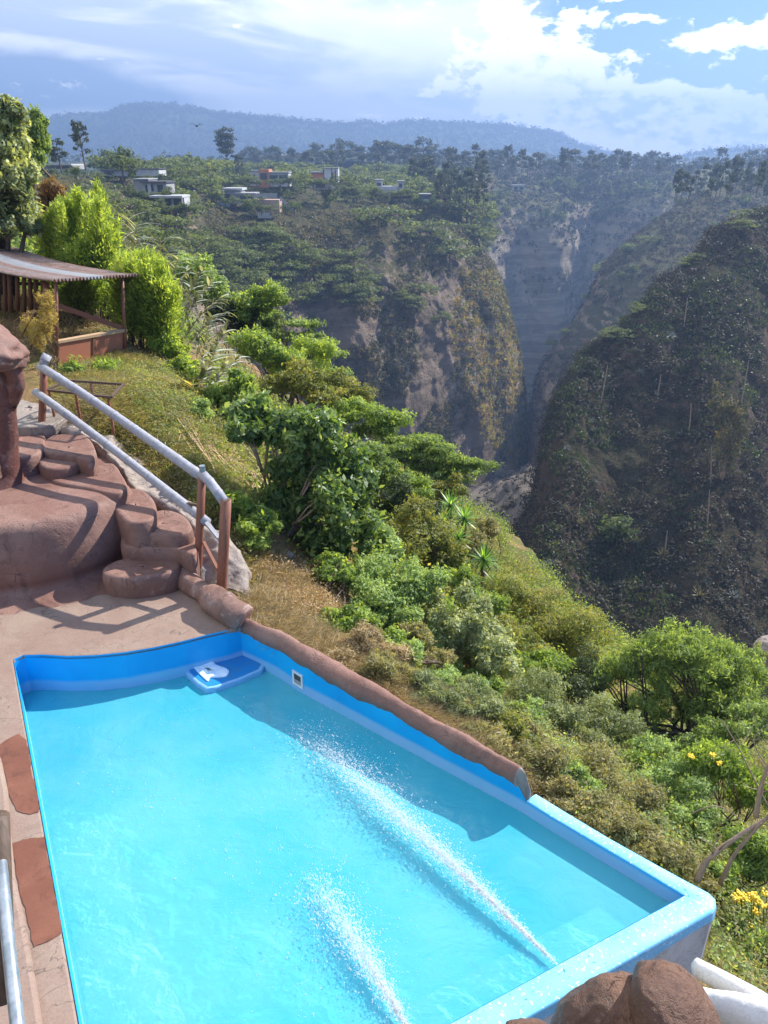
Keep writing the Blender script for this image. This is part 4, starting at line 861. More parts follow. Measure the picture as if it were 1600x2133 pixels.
# broad dark glossy bush beside the handrail
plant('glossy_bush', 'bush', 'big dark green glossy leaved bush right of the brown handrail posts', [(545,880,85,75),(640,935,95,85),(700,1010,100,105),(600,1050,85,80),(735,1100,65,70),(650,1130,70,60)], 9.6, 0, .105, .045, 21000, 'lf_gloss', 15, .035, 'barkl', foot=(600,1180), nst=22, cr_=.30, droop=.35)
PB = [
 # name, cat, label, ellipses, y, L, W, n, mat, kwargs
 ('shrub','shrub','pale green shrub with small leaves right below the glossy bush', [(800,1240,85,75),(880,1215,60,50)], 9.0, .045,.022,13000,'lf_pale',{}),
 ('shrub','shrub','low leafy green shrub at the foot of the glossy bush', [(700,1195,60,45),(720,1290,60,40)], 8.8, .05,.03,6000,'lf_green',{}),
 ('shrub','shrub','tall silver green shrub with pale leaf edges beyond the middle of the pool wall', [(950,1300,90,80),(1010,1370,80,80)], 8.7, .055,.022,17000,'lf_silver',{'cr_':.3}),
 ('shrub','shrub','yellow green bush catching the sun left of the silver green shrub', [(900,1260,45,45,10.2),(860,1220,35,30,10.2)], 10.2, .06,.03,5000,'lf_bamboo',{}),
 ('shrub','shrub','dark green rounded bush below the yuccas', [(855,1110,80,75),(925,1165,60,60)], 12.5, .06,.028,12000,'lf_olive',{}),
 ('shrub','shrub','deep green dense bush tucked behind the glossy bush', [(820,1040,60,50),(870,1085,50,45)], 14.5, .06,.025,9000,'lf_dark',{}),
 ('shrub','shrub','olive shrub with yellowish tips right of the last yucca', [(1060,1240,75,50),(1110,1275,70,45)], 13.0, .05,.02,9000,'lf_olive',{}),
 ('shrub','shrub','golden olive shrub on the canyon lip below the dark slope', [(1205,1310,95,50),(1165,1350,80,60)], 12.2, .05,.02,13000,'lf_olive',{}),
 ('shrub','shrub','dark twiggy shrub in the gap left of the feathery tree', [(1215,1410,60,60),(1180,1450,55,50)], 11.0, .045,.018,7000,'lf_dark',{}),
 ('shrub','shrub','grey green small leaved bush above the grey end of the coping', [(1120,1445,90,65),(1150,1510,70,50)], 8.6, .04,.018,12000,'lf_greygreen',{}),
 ('shrub','shrub','soft grey green bush between the silver shrub and the dry grass', [(1020,1490,60,50),(960,1440,50,45)], 7.6, .045,.012,8000,'lf_greygreen',{}),
 ('weed_bush','weeds','brownish weedy bush right behind the grey coping end', [(1130,1590,70,45),(1090,1540,50,35)], 6.6, .04,.016,9000,'lf_weed',{}),
 ('weed_bush','weeds','tall dry weed thicket above the middle of the pale blue rim', [(1240,1620,100,60),(1310,1680,80,50)], 6.4, .038,.014,14000,'lf_weed',{}),
 ('weed_bush','weeds','reddish brown weeds close to the right rim of the pool', [(1240,1700,80,40),(1340,1760,70,40)], 5.5, .035,.012,9000,'lf_weed',{}),
 ('weed_bush','weeds','green weeds with thin pale twigs right of the dry weed thicket', [(1400,1640,80,60),(1440,1720,60,50)], 6.6, .045,.016,9000,'lf_pale',{}),
 ('shrub','shrub','bright green drooping shrub with a few yellow blooms at the right edge', [(1500,1590,80,60),(1570,1640,60,60)], 6.8, .07,.018,8000,'lf_green',{'droop':.7}),
 ('shrub','shrub','mid green shrub under the feathery tree at the right edge', [(1560,1500,70,45),(1480,1540,60,35)], 9.0, .06,.018,7000,'lf_acacia',{}),
 ('weed_bush','weeds','dark leafy weeds at the lower right corner of the photo', [(1560,1990,80,60),(1530,2040,60,50)], 4.6, .05,.022,8000,'lf_green',{}),
 ('weed_bush','weeds','grassy green weeds between the branches and the yellow flowers', [(1560,1790,60,60),(1500,1830,40,40)], 5.4, .05,.014,8000,'lf_green',{}),
 ('shrub','shrub','small round olive bush just under the left yucca pair', [(930,1020,50,35)], 19, .07,.03,4000,'lf_olive',{}),
 ('shrub','shrub','wide bright green bush on the slope left of the feathery acacia', [(790,890,70,40),(730,860,55,35)], 21, .09,.035,8000,'lf_green',{}),
 ('shrub','shrub','yellowish olive bush above the big glossy bush', [(600,790,70,45),(660,820,60,35)], 19, .08,.035,8000,'lf_olive',{}),
 ('shrub','shrub','rich green bush below the pale reeds on the hillside', [(540,720,60,45),(580,750,50,35)], 22, .09,.04,8000,'lf_green',{}),
 ('shrub','shrub','rust tinged olive bush half way down the hillside lip', [(690,800,60,35,26),(740,830,50,30,26)], 26, .09,.04,7000,'lf_olive',{}),
 ('shrub','shrub','dark green bush at the hillside lip above the rust tinged bush', [(470,650,50,40),(505,680,45,35)], 27, .1,.045,6000,'lf_dark',{}),
 ('shrub','shrub','grey green bush beside the wooden fence of reeds', [(430,600,50,40),(400,560,50,35)], 26, .1,.045,6000,'lf_pale',{}),
 ('shrub','shrub','brown leaved shrub hanging over the canyon lip', [(1000,1140,40,40,17),(1120,1240,60,30,17)], 17, .06,.02,5000,'lf_weed',{}),
 ('shrub','shrub','reddish brown bush behind the left bamboo', [(120,425,45,50),(150,460,35,40)], 23, .10,.04,6000,'lf_red',{}),
 ('dry_bamboo','dry bamboo','yellowed dry bamboo clump beside the shelter corner', [(75,690,28,55),(100,650,22,50)], 12.2, .07,.010,5200,'lf_drybamboo',{'droop':.1,'r':.012}),
 ('leafy_plant','plant','strappy green plant in front of the brown shelter panel, left of centre', [(150,770,24,18)], 12.8, .16,.02,420,'lf_green',{'nst':0}),
 ('weed_bush','weeds','leafy green weeds growing along the foot of the brown panel', [(215,765,45,16)], 13.0, .12,.022,1300,'lf_green',{'nst':0}),
 ('shrub','shrub','olive shrub hiding the slope behind the dry grass by the pool wall', [(860,1330,50,40),(900,1380,45,35)], 7.9, .045,.016,6000,'lf_weed',{}),
 ('weed_bush','weeds','feathery brown green weeds by the wall, first past the dry grass', [(775,1385,50,38),(835,1415,45,32)], 7.5, .06,.010,7000,'lf_weed',{}),
 ('weed_bush','weeds','green and straw weeds rising behind the middle of the coping', [(880,1440,55,40),(940,1470,45,35)], 7.1, .06,.010,7000,'lf_greygreen',{}),
 ('weed_bush','weeds','rusty brown weeds next to the coping before its grey end', [(1010,1540,50,35),(1060,1575,45,32)], 6.7, .05,.012,7000,'lf_weed',{}),
 ('weed_bush','weeds','low pinkish brown weeds spilling over the start of the pale blue rim', [(1170,1655,60,36)], 6.0, .035,.012,7000,'lf_weed',{}),
 ('weed_bush','weeds','brown stalky weeds leaning on the outer pool corner', [(1400,1790,50,32),(1450,1830,45,30)], 5.2, .035,.012,7000,'lf_weed',{}),
 ('shrub','shrub','fresh green shrub between the yuccas and the silver green shrub', [(1000,1260,60,48),(960,1215,45,35)], 11.3, .05,.022,9000,'lf_green',{}),
 ('shrub','shrub','yellow tinged shrub above the silver green shrub', [(1060,1320,65,45),(1110,1350,50,35)], 10.9, .05,.022,9000,'lf_olive',{}),
 ('shrub','shrub','mid green shrub left of the dark twiggy gap', [(1120,1385,60,42)], 10.2, .05,.02,7000,'lf_green',{}),
 ('shrub','shrub','greyish shrub under the left part of the feathery tree', [(1285,1505,65,50),(1240,1540,55,42)], 8.6, .04,.016,10000,'lf_greygreen',{}),
 ('shrub','shrub','pale green shrub at the foot of the feathery tree trunk', [(1370,1575,65,40),(1440,1600,50,35)], 7.8, .04,.016,9000,'lf_pale',{}),
 ('shrub','shrub','dull green bush between the glossy bush and the acacia', [(780,960,55,40),(830,1000,40,30)], 16.0, .07,.03,7000,'lf_acacia',{}),
 ('shrub','shrub','light olive bush on the lip just above the single yucca', [(1010,1100,35,28,17),(985,1140,40,30,15.5)], 16.0, .06,.02,5000,'lf_weed',{}),
 ('weed_bush','weeds','tuft of dry brown stalks between the broken log and the coping', [(700,1375,38,26)], 7.4, .07,.008,3500,'gr_dry',{}),
 ('weed_bush','weeds','feathery straw coloured weeds behind the first third of the coping', [(760,1340,50,34),(810,1365,40,30)], 7.9, .07,.009,6000,'gr_dry',{}),
 ('shrub','shrub','airy green shrub behind the straw coloured weeds', [(830,1300,55,42),(780,1270,45,36)], 8.5, .045,.018,9000,'lf_pale',{}),
 ('weed_bush','weeds','green grassy clump behind the second third of the coping', [(920,1420,48,34),(975,1450,44,32)], 7.5, .06,.012,6500,'lf_pale',{}),
 ('weed_bush','weeds','olive grassy clump close to the coping near the rusty weeds', [(1060,1530,48,36)], 7.0, .05,.012,6000,'lf_olive',{}),
 ('weed_bush','weeds','airy pale weeds behind the first metre of the pale blue rim', [(1200,1640,60,44),(1160,1600,48,34)], 6.6, .04,.014,8000,'lf_pale',{}),
 ('weed_bush','weeds','straw and green weeds half way along the pale blue rim', [(1290,1735,50,32),(1340,1720,44,32)], 5.8, .04,.012,7000,'lf_greygreen',{}),
 ('shrub','shrub','green leafy skirt of low shoots left below the glossy bush', [(540,1110,55,45),(500,1060,35,40)], 9.4, .07,.035,6500,'lf_green',{}),
 ('shrub','shrub','yellow green shrub rising between the reeds and the glossy bush', [(470,850,40,45),(505,800,35,35)], 12.0, .07,.03,7000,'lf_green',{}),
 ('shrub','shrub','small feathery shrub beside the nearest reeds', [(420,860,30,28)], 12.0, .06,.016,3500,'lf_pale',{}),
 ('shrub','shrub','fresh yellow green shrub left of the pale hillside reeds', [(350,720,40,35),(385,770,35,35)], 15.0, .09,.03,6500,'lf_bamboo',{}),
 ('shrub','shrub','rounded light green bush above the acacia on the hillside lip', [(520,640,55,40),(560,620,45,30)], 27.0, .10,.045,8000,'lf_green',{}),
 ('shrub','shrub','soft yellow green bush right of the acacia on the hillside lip', [(640,740,60,40),(600,760,50,35)], 24.0, .09,.04,8000,'lf_bamboo',{}),
 ('shrub','shrub','bright shrub on the slope just above the dark green rounded bush', [(800,1000,60,40),(860,1020,50,32)], 16.5, .07,.03,7000,'lf_green',{}),
 ('shrub','shrub','pale green bush filling the slope right of the leafy shrub by the log', [(840,1370,50,38),(890,1345,45,35)], 8.6, .045,.02,9000,'lf_pale',{}),
 ('shrub','shrub','airy green bush between the silver green shrub and the grassy clump', [(960,1410,48,36),(1010,1440,44,34)], 8.2, .045,.018,9000,'lf_green',{}),
 ('shrub','shrub','bright bush below the single yucca, touching the olive lip shrubs', [(960,1230,50,36),(1010,1290,50,38)], 12.5, .055,.024,8000,'lf_pale',{}),
 ('shrub','shrub','leafy bush right of the rusty brown weeds', [(1100,1490,48,36)], 8.0, .045,.018,7000,'lf_pale',{}),
 ('shrub','shrub','mid green bush in front of the feathery tree, left of the yellow blooms', [(1330,1600,55,40),(1380,1640,50,36)], 7.6, .045,.018,9000,'lf_green',{}),
 ('shrub','shrub','grey green bush right of the glossy bush, under the dull acacia bush', [(800,1130,50,48),(770,1180,45,40)], 11.0, .06,.028,9000,'lf_pale',{}),
 ('shrub','shrub','leafy green shrub just behind the broken log', [(740,1300,50,35),(800,1330,45,35)], 8.2, .045,.024,5000,'lf_green',{}),
]
for nm, ct, lb, el_, y_, L_, W__, n_, mt, kw in PB:
    kw = dict(kw); kw.setdefault('droop', .15); kw.setdefault('r', .016); kw.setdefault('nst', 8); kw.setdefault('settle', .75)
    plant(nm, ct, lb, el_, y_, 0, L_, W__, n_, mt, parts=('stems', 'foliage'), **kw)
# feathery trees
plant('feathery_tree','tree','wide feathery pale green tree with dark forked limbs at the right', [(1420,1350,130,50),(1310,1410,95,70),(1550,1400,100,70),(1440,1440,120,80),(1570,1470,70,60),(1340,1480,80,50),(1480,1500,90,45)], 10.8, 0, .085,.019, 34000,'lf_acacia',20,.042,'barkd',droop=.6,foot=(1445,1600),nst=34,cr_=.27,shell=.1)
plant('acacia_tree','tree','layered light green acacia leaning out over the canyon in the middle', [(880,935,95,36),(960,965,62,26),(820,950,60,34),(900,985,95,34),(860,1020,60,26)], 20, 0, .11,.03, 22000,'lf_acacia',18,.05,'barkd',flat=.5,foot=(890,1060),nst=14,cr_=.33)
plant('acacia_tree','tree','light green spreading acacia above the hillside lip, left of the cliff nose', [(600,690,75,32),(660,730,60,32),(560,670,50,30)], 30, 0, .18,.05, 12000,'lf_acacia',14,.08,'barkd',flat=.5,foot=(600,790),nst=12)
plant('acacia_tree','tree','lower light green acacia whose edge cuts across the shadowed cliff', [(690,790,50,28),(650,760,45,26),(710,815,35,18)], 29, 0, .17,.05, 8000,'lf_acacia',12,.07,'barkd',flat=.5,foot=(670,850),nst=10)
# left edge trees
plant('leafy_tree','tree','tall dense tree with shiny mottled leaves at the left edge', [(0,300,60,80),(25,380,60,70),(0,450,85,70),(45,470,40,45),(-40,380,80,120),(15,240,40,45)], 17.5, 0, .12,.055, 30000,'lf_silver',14,.12,'bark',foot=(-20,560),nst=10,cr_=.30)
plant('leafy_tree','tree','darker drooping tree behind the tall dense tree at the left edge', [(65,290,34,42),(60,335,38,36),(80,262,22,25)], 24, 0, .14,.04, 12000,'lf_acacia',14,.1,'bark',droop=.6,foot=(66,372),nst=2)
# bamboo : arching culms with short bright leaves
def bamboo(label, ells, y, n, mat='lf_bamboo', L=.13, hue=None):
    c0_ = Yd(ells[0][0], ells[0][1]+ells[0][3], y); base = A(c0_[0], c0_[1], gz(c0_[0], c0_[1])); root = empty('bamboo', base); tag(root, label, 'bamboo', 'bright bamboo clumps by the shelter')
    V = []; vv = []; mb = MB()
    for px, py, rx, ry in ells:
        for k in range(13):
            tx = px+random.gauss(0, rx*.45); top = Yd(tx, py-ry*random.uniform(.55, 1.05)*(1-.35*abs(tx-px)/rx), y+random.uniform(-.6, .6)); bt = A(c0_[0]+random.gauss(0,.35), c0_[1]+random.gauss(0,.35), 0); bt[2] = gz(bt[0], bt[1])
            bt2 = Yd(px+random.gauss(0, rx*.3), py+ry, y); bt[:2] = bt2[:2]; bt[2] = gz(*bt2[:2]) 
            mid = (bt+top)/2 + A(random.gauss(0,.08), 0, .1); P = cr(np.array([bt, mid, top]), 10); mb.tube([p-base for p in P], list(np.linspace(.016, .003, 10)), 5)
            m = int(n/(13*len(ells))); s = rng.beta(2.0, 1.3, m); s = .12+.88*s; i = np.clip((s*9).astype(int), 0, 8); f_ = s*9-i; Q0 = P[i]*(1-f_[:, None]) + P[i+1]*f_[:, None]
            wd = (.42*(1-s)**.6+.07)*rx/46*(.65+.7*random.random()); az_ = rng.uniform(0, 2*np.pi, m); rr = wd*rng.random(m)**.6*1.1
            sprig = np.stack([np.cos(az_)*rr, np.sin(az_)*rr, .35*rr+rng.normal(0,.05,m)], 1); Pp = Q0+sprig
            D = unit(sprig*A(1,1,.6)+A(0,0,.12)+rng.normal(0,.25,(m,3))*.4); N = unit(rdir(m)*.8+A(0,0,.8)); l = L*rng.uniform(.6,1.2,m)
            V.append(leafV(Pp-base, D, N, l, l*.21)); vv.append(np.clip(.25+.5*rng.random(m)+.25*s-.1, 0, 1))
    V = np.concatenate(V); v = np.concatenate(vv); link('foliage', npmesh('foliage', V, QN(len(v)), M[mat], v=v), root); mb.build('culms', M['lf_drybamboo'] if False else M['bark'], root)
bamboo('tall bright green bamboo clump behind the shelter roof, left one with a pointed tip', [(120,510,34,80),(160,490,30,95)], 18.2, 11000, L=.17)
bamboo('broad bright green bamboo with three spires right of the roof middle', [(200,475,24,98),(222,520,34,85),(170,550,40,60),(128,470,24,60)], 17.4, 15000, L=.16)
bamboo('brightest bamboo clump filling the space right of the shelter post', [(300,590,36,80),(340,660,42,90),(290,660,35,85),(262,600,30,75),(325,610,26,80)], 15.2, 22000, L=.14)
bamboo('short dark bamboo in the shade inside the shelter', [(205,640,45,60),(165,620,30,45)], 16.0, 9000, 'lf_green', .13)
# strap leaved plants
def strap(V, Q, base, d, L, wd, bend, seg=5, fold=0):
    d = unit(A(*d)); sd = np.cross(d, A(0,0,1)); sd = sd/(np.linalg.norm(sd)+1e-6); k = len(V); p = A(*base); dd = d.copy()
    for i in range(seg+1):
        s = i/seg; w_ = wd*(min(1, .45+s*2.2) if s < .3 else (1-((s-.3)/.7)**1.6))*.5+.0006; V.append(p-sd*w_); V.append(p+sd*w_)
        dd = unit(dd+A(0,0,-bend/seg)); p = p+dd*(L/seg)
    for i in range(seg): Q.append((k+2*i, k+2*i+1, k+2*i+3, k+2*i+2))
def rosette(name, cat, label, base, L, n, mat, wd=.05, trunk=0, elev=(.0, 1.3), bend=.3, group=None, heads=1, stalk=0, spread=0, parts='leaves'):
    root = empty(name, base); tag(root, label, cat, group)
    for h in range(heads):
        V, Q = [], []; hb = A(random.gauss(0, spread), random.gauss(0, spread), trunk*(1-.22*h))
        for i in range(n):
            a = i*2.39996; e = elev[0]+(elev[1]-elev[0])*(i/n)**1.0; strap(V, Q, hb, (math.cos(a)*math.cos(e), math.sin(a)*math.cos(e), math.sin(e)), L*random.uniform(.8, 1.1), wd, bend*random.uniform(.5, 1.3))
        ng = 5; v = np.repeat(rng.random(n), ng); link(parts, npmesh(parts, np.array(V), Q, M[mat], v=v), root)
        if trunk: MB().tube([(0, 0, -.3), (hb[0]*.6, hb[1]*.6, hb[2]*.5), tuple(hb)], [L*.14, L*.12, L*.10], 8).build('trunk', M['bark'], root, smooth=True)
    if stalk: MB().tube([(0,0,0), (random.gauss(0,.03)*stalk, 0, stalk*.5), (random.gauss(0,.05)*stalk, 0, stalk)], [.05*L, .04*L, .02*L], 6).build('flower_stalk', M['barkl'], root)
    return root
for (px, py, y_, L_, tr, n_, lb) in ((938,1052,16.5,.42,.9,48,'highest yucca head with dark green spiky leaves'), (925,1085,16.0,.42,.7,48,'left yucca rosette of the hillside cluster'), (968,1080,16.0,.45,.7,48,'right yucca rosette catching bright light on its tips'), (955,1120,15.3,.40,.5,44,'lower yucca rosette of the cluster of four'), (1008,1165,14.6,.44,.9,56,'single yucca standing apart, lowest and furthest right'), (885,1015,17.5,.45,.7,40,'dull grey yucca shaded under the leaning acacia')):
    p = Yd(px, py, y_); p[2] -= tr; rosette('yucca', 'yucca', lb, p, L_, n_, 'lf_yucca' if px != 885 else 'lf_greygreen', .045, tr, (-.7, 1.35), .25, 'yuccas on the slope')
p = Yd(1035,1222,13.6); rosette('agave', 'agave', 'bright green spiky plant low on the slope below the single yucca', p, .42, 34, 'lf_yucca', .035, 0, (.1, 1.35), .4)
p = Yd(118,772,12.6); rosette('leafy_plant', 'plant', 'dark spiky leaved plant beside the far handrail post', p-A(0,0,.12), .38, 26, 'lf_green', .03, 0, (.3, 1.4), .7)
p = Yd(260,625,15.0)
# giant reeds
def reed(label, stalks, y, mat='lf_reed'):
    b0_ = Yd(stalks[0][0], stalks[0][1], y); base = A(b0_[0], b0_[1], gz(b0_[0], b0_[1])); root = empty('giant_reed', base); tag(root, label, 'reed', 'giant reeds on the hillside'); V, Q = [], []; mb = MB()
    for (x0, y0, x1, y1) in stalks:
        a, b = Yd(x0, y0, y+random.uniform(-.3,.3))-base, Yd(x1, y1, y+random.uniform(-.4,.4))-base; m = (a+b)/2+A(0,0,.08*np.linalg.norm(b-a)); P = cr(np.array([a, m, b]), 14); mb.tube(list(P), list(np.linspace(.016, .005, 14)), 6); Ls = np.linalg.norm(b-a)
        for i in range(2, 14):
            for q in range(2):
                dd = unit(P[min(i+1,13)]-P[i-1]); sgn = 1 if (i+q) % 2 else -1; sd = unit(np.cross(dd, A(0,.3,1)))
                strap(V, Q, P[i]+rdir(1)[0]*.01, dd*.75+sd*sgn*.8+rdir(1)[0]*.25, .68*random.uniform(.7,1.15)*min(1.2, max(.6, Ls/2)), .065, .8*random.uniform(.5,1.4))
    v = np.repeat(rng.random(len(Q)//5), 5); link('leaves', npmesh('leaves', np.array(V), Q, M[mat], v=v), root); mb.build('canes', M['cap'], root, smooth=True)
reed('tallest striped reeds standing above the bamboo against the dark trees', [(270,620,268,455),(275,620,282,470),(262,620,285,500),(280,640,258,490)], 18.5)
reed('pale striped reeds leaning right beyond the bright bamboo', [(330,640,335,500),(345,640,350,520),(340,650,372,540),(350,660,390,560)], 18.0)
reed('silvery reeds arching over the slope above the glossy bush', [(370,700,440,590),(380,710,460,620),(370,690,420,565),(390,720,470,650),(375,690,400,600)], 16.5)
reed('nearest reeds with long whitish leaves leaning right above the dry canes', [(400,880,495,745),(395,880,470,760),(400,870,450,730),(405,880,480,800),(390,860,430,770)], 12.5)
reed('reeds among the dry canes, partly brown', [(385,900,400,800),(400,900,430,820),(380,880,370,800)], 12.0, 'lf_drybamboo')
reed('green reeds on the hillside below the silvery ones', [(420,760,440,660),(430,770,470,690),(410,750,420,680)], 16.0)
# pile of dry canes
mb = MB()
for k in range(130):
    s_ = random.random(); qx, qy = 385+125*s_+random.gauss(0,14), 885+105*s_+random.gauss(0,12); a = Yd(qx, qy, min(hit(qx, qy), 14)); a[2] = gz(a[0], a[1])+.03+random.random()*.14; an = math.radians(random.gauss(-50, 16)); L_ = random.uniform(.3, 1.0)
    b = a+A(math.cos(an), -math.sin(-an)*1.0, 0)*L_; b[2] = gz(b[0], b[1])+.04+random.random()*.15; mb.bar(a, b, .014, .008)
o = mb.build('dry_canes', M['cap']); tag(o, 'pile of dry tan canes lying on the slope below the nearest reeds', 'dry canes', kind='stuff')
# yellow flowers, bare branches
def flowers(label, pts, y, gy):
    root = empty('yellow_flowers', Yd(pts[0][0], gy, y)); b0_ = A(*root.location); tag(root, label, 'flowers'); mb = MB(); st = MB(); V, Q = [], []
    for px, py in pts:
        c = Yd(px, py, y+random.uniform(-.1,.1))-b0_; mb = MB()
        for _ in range(22):
            q = c+A(random.gauss(0,.016), random.gauss(0,.016), random.gauss(0,.008)); mb.tube([q, q+A(0,0,.012)], [.013,.009], 5)
        mb.build('bloom', M['yellow'], root)
        f_ = Yd(px+random.uniform(-30,10), gy, y)-b0_; st.tube(cr(np.array([f_, (f_+c)/2+A(.03,0,.05), c]), 6), .004, 4)
        for i in range(9):
            s = random.random(); p = f_*(1-s)+c*s; strap(V, Q, p, rdir(1)[0]+A(0,0,.5), .08, .012, .3, 3)
    st.build('stems', M['lf_olive'], root); link('leaves', npmesh('leaves', np.array(V), Q, M['lf_green'], v=np.full(len(Q), .6)), root)
flowers('yellow flower heads on tall stems right of the pool corner', [(1520+random.uniform(0,80), 1866+random.uniform(-6,14)) for _ in range(12)]+[(1562,1928),(1590,1885),(1575,1900)], 4.7, 2040)
flowers('few small yellow blooms among the shrubs above the right rim', [(1400,1650),(1440,1575),(1485,1572),(1500,1590)], 6.6, 1720)
def branchy(label, paths, y, name='bare_branch', mat='barkl', tw=5):
    mb = MB(); 
    for pts, r in paths:
        P = cr(np.array([Yd(a, b, y+c) for a, b, c in pts]), 14); mb.tube(list(P), list(np.linspace(r, r*.45, 14)), 8)
        for _ in range(tw):
            i = random.randint(4, 12); e = P[i]+rdir(1)[0]*random.uniform(.15,.45)+A(0,0,.12); m = (P[i]+e)/2+rdir(1)[0]*.05; mb.tube([P[i], m, e], [r*.22, r*.15, r*.06], 5)
    o = mb.build(name, M[mat], smooth=True); tag(o, label, 'branch', 'bare branches at the right edge')
branchy('thick light brown bent branch rising from the slope to the right edge', [([(1452,1835,0),(1475,1790,.05),(1540,1740,.1),(1620,1690,.15)], .032), ([(1500,1840,.1),(1530,1780,.1),(1580,1720,.1),(1640,1660,.1)], .022), ([(1575,1700,0),(1585,1640,0),(1605,1580,0)], .026)], 4.7)
branchy('thin pale curling twigs reaching up beside the feathery tree', [([(1600,1680,0),(1560,1600,.1),(1540,1560,.1),(1505,1500,.2)], .010), ([(1600,1600,0),(1570,1540,.1),(1610,1500,.1)], .008), ([(1410,1720,0),(1450,1690,0),(1500,1680,0),(1560,1720,0)], .008)], 6.0, tw=9)
# grasses and ground litter on the near slope
def inarea(n, poly, y0, y1):
    x = rng.uniform(min(p[0] for p in poly), max(p[0] for p in poly), n*4); yv = rng.uniform(y0, y1, n*4)
    z = TZ(x, yv); P = np.stack([x, yv, z], 1); return P
def slope_pts(n, xr, yr, pxpoly):
    out_ = []
    while sum(map(len, out_)) < n:
        x = rng.uniform(*xr, n*3); y = rng.uniform(*yr, n*3); P = np.stack([x, y, TZ(x, y)], 1); px, py, t_ = proj(P)
        ok = inpoly(px, py, pxpoly) & ~inpoly(x, y, pool_big) & ~inpoly(x, y, deckzone); out_.append(P[ok])
        if not ok.any(): break
    return np.concatenate(out_)[:n]
def blades(P, L, wd, lean, rnd=.6, droop=.5):
    n = len(P); az_ = rng.uniform(0, 2*np.pi, n); d = unit(np.stack([np.cos(az_)*lean, np.sin(az_)*lean, np.ones(n)], 1)+rng.normal(0, rnd*.4, (n,3))); d[:, 2] = np.abs(d[:, 2])
    sd = unit(np.cross(d, rdir(n))); l = (L*rng.uniform(.5, 1.3, n))[:, None]; w_ = wd*.5
    m = P+d*l*.55; d2 = unit(d+A(0,0,-droop)+np.stack([np.cos(az_), np.sin(az_), 0*az_], 1)*.4); e = m+d2*l*.45
    V = np.stack([P-sd*w_, P+sd*w_, m+sd*w_*.8, m-sd*w_*.8, e], 1).reshape(-1,3); k = (np.arange(n)*5)[:, None]
    return V, np.concatenate([k+np.array([[0,1,2,3]]), k+np.array([[3,2,4,4]])], 1).reshape(-1, 4)
def grass(name, label, n, xr, yr, poly, L, wd, mat, lean=.5, tuft=0.12, thr=None):
    k = max(8, n//60); Tc = slope_pts(k, xr, yr, poly)
    if not len(Tc): return
    i = rng.integers(0, len(Tc), n); P = Tc[i]+rng.normal(0, tuft, (n, 3))*A(1,1,0); P[:, 2] = TZ(P[:,0], P[:,1])-.01; ok = ~inpoly(P[:,0], P[:,1], pool_poly) & ~inpoly(P[:,0], P[:,1], cc+(pool_poly-cc)*1.07); P = P[ok]
    V, Q = blades(P, L, wd, lean); tri = Q.reshape(-1, 4); Tq = np.concatenate([tri[0::2][:, [0,1,2]], tri[0::2][:, [0,2,3]], tri[1::2][:, [0,1,2]]]); v = rng.random(len(P)); 
    o = link(name, npmesh(name, V, Tq, M[mat], v=np.concatenate([v]*3))); tag(o, label, 'grass', kind='stuff')
poolside = [(500,1240),(560,1262),(700,1345),(820,1402),(960,1480),(1060,1555),(1190,1650),(1100,1650),(700,1420),(510,1300)]
grass('dry_grass', 'tan dry grass along the outer side of the pool wall', 52000, (-3,4), (3.5,10), poolside, .22, .005, 'gr_dry', .8, .09)
grass('green_grass', 'yellow green grass tufts mixed along the pool wall', 34000, (-2,4), (3.5,9), [(640,1290),(700,1300),(900,1370),(1100,1500),(1300,1640),(1250,1740),(900,1500),(700,1390)], .16, .005, 'gr_green', .6, .09)
hill = [(120,790),(260,740),(330,760),(420,850),(480,950),(520,1100),(500,1230),(430,1060),(300,960),(120,830)]
grass('green_grass', 'green and yellow grass on the slope right of the handrail', 60000, (-6,0), (7.5,16), hill, .2, .007, 'gr_green', .8, .14)
grass('dry_grass', 'dry tan grass patches on the slope right of the handrail', 44000, (-6,0), (7.5,16), hill, .18, .007, 'gr_dry', .9, .12)
grass('dry_grass', 'dry grass around the foot of the glossy bush', 18000, (-3,1.5), (7,11), [(480,1100),(600,1180),(720,1260),(700,1330),(560,1280),(490,1230)], .15, .006, 'gr_dry', .9, .12)
grass('dry_grass', 'dry grass and straw behind the shelter', 12000, (-10,-3), (12,19), [(0,600),(250,640),(330,760),(120,800),(0,700)], .16, .01, 'gr_dry', .9, .15)
def cover(name, label, n, xr, yr, poly, L, wd, mat, h=.35, r=.35, per=70):
    k = n//per; Tc = slope_pts(k, xr, yr, poly)
    if not len(Tc): return
    k = len(Tc); i = np.repeat(np.arange(k), per); sz = rng.uniform(.5, 1.4, k); m = len(i); u = rdir(m); u[:, 2] = np.abs(u[:, 2])
    P = Tc[i]+u*A(r, r, h)*(sz[i]*(.5+.5*rng.random(m)))[:, None]; N = unit(u+rdir(m)*.7); D = unit(np.cross(N, rdir(m))); l = L*rng.uniform(.6,1.3,m); cv = rng.random(k)
    o = link(name, npmesh(name, leafV(P, D, N, l, l*wd/L), QN(m), M[mat], v=np.clip(.45*cv[i]+.55*rng.random(m), 0, 1))); tag(o, label, 'ground cover', kind='stuff')
lowr = [(1080,1560),(1000,1400),(1250,1380),(1600,1400),(1700,1500),(1700,2200),(1460,2050),(1490,1880),(1300,1765),(1110,1655)]
cover('ground_cover', 'tangled brown and green weeds covering the slope right of the pool', 120000, (0,8), (3.2,12), lowr, .045, .014, 'lf_weed', .35, .28)
cover('ground_cover', 'small green weeds covering the slope right of the pool', 60000, (0,8), (3.2,12), lowr, .05, .02, 'lf_pale', .3, .25)
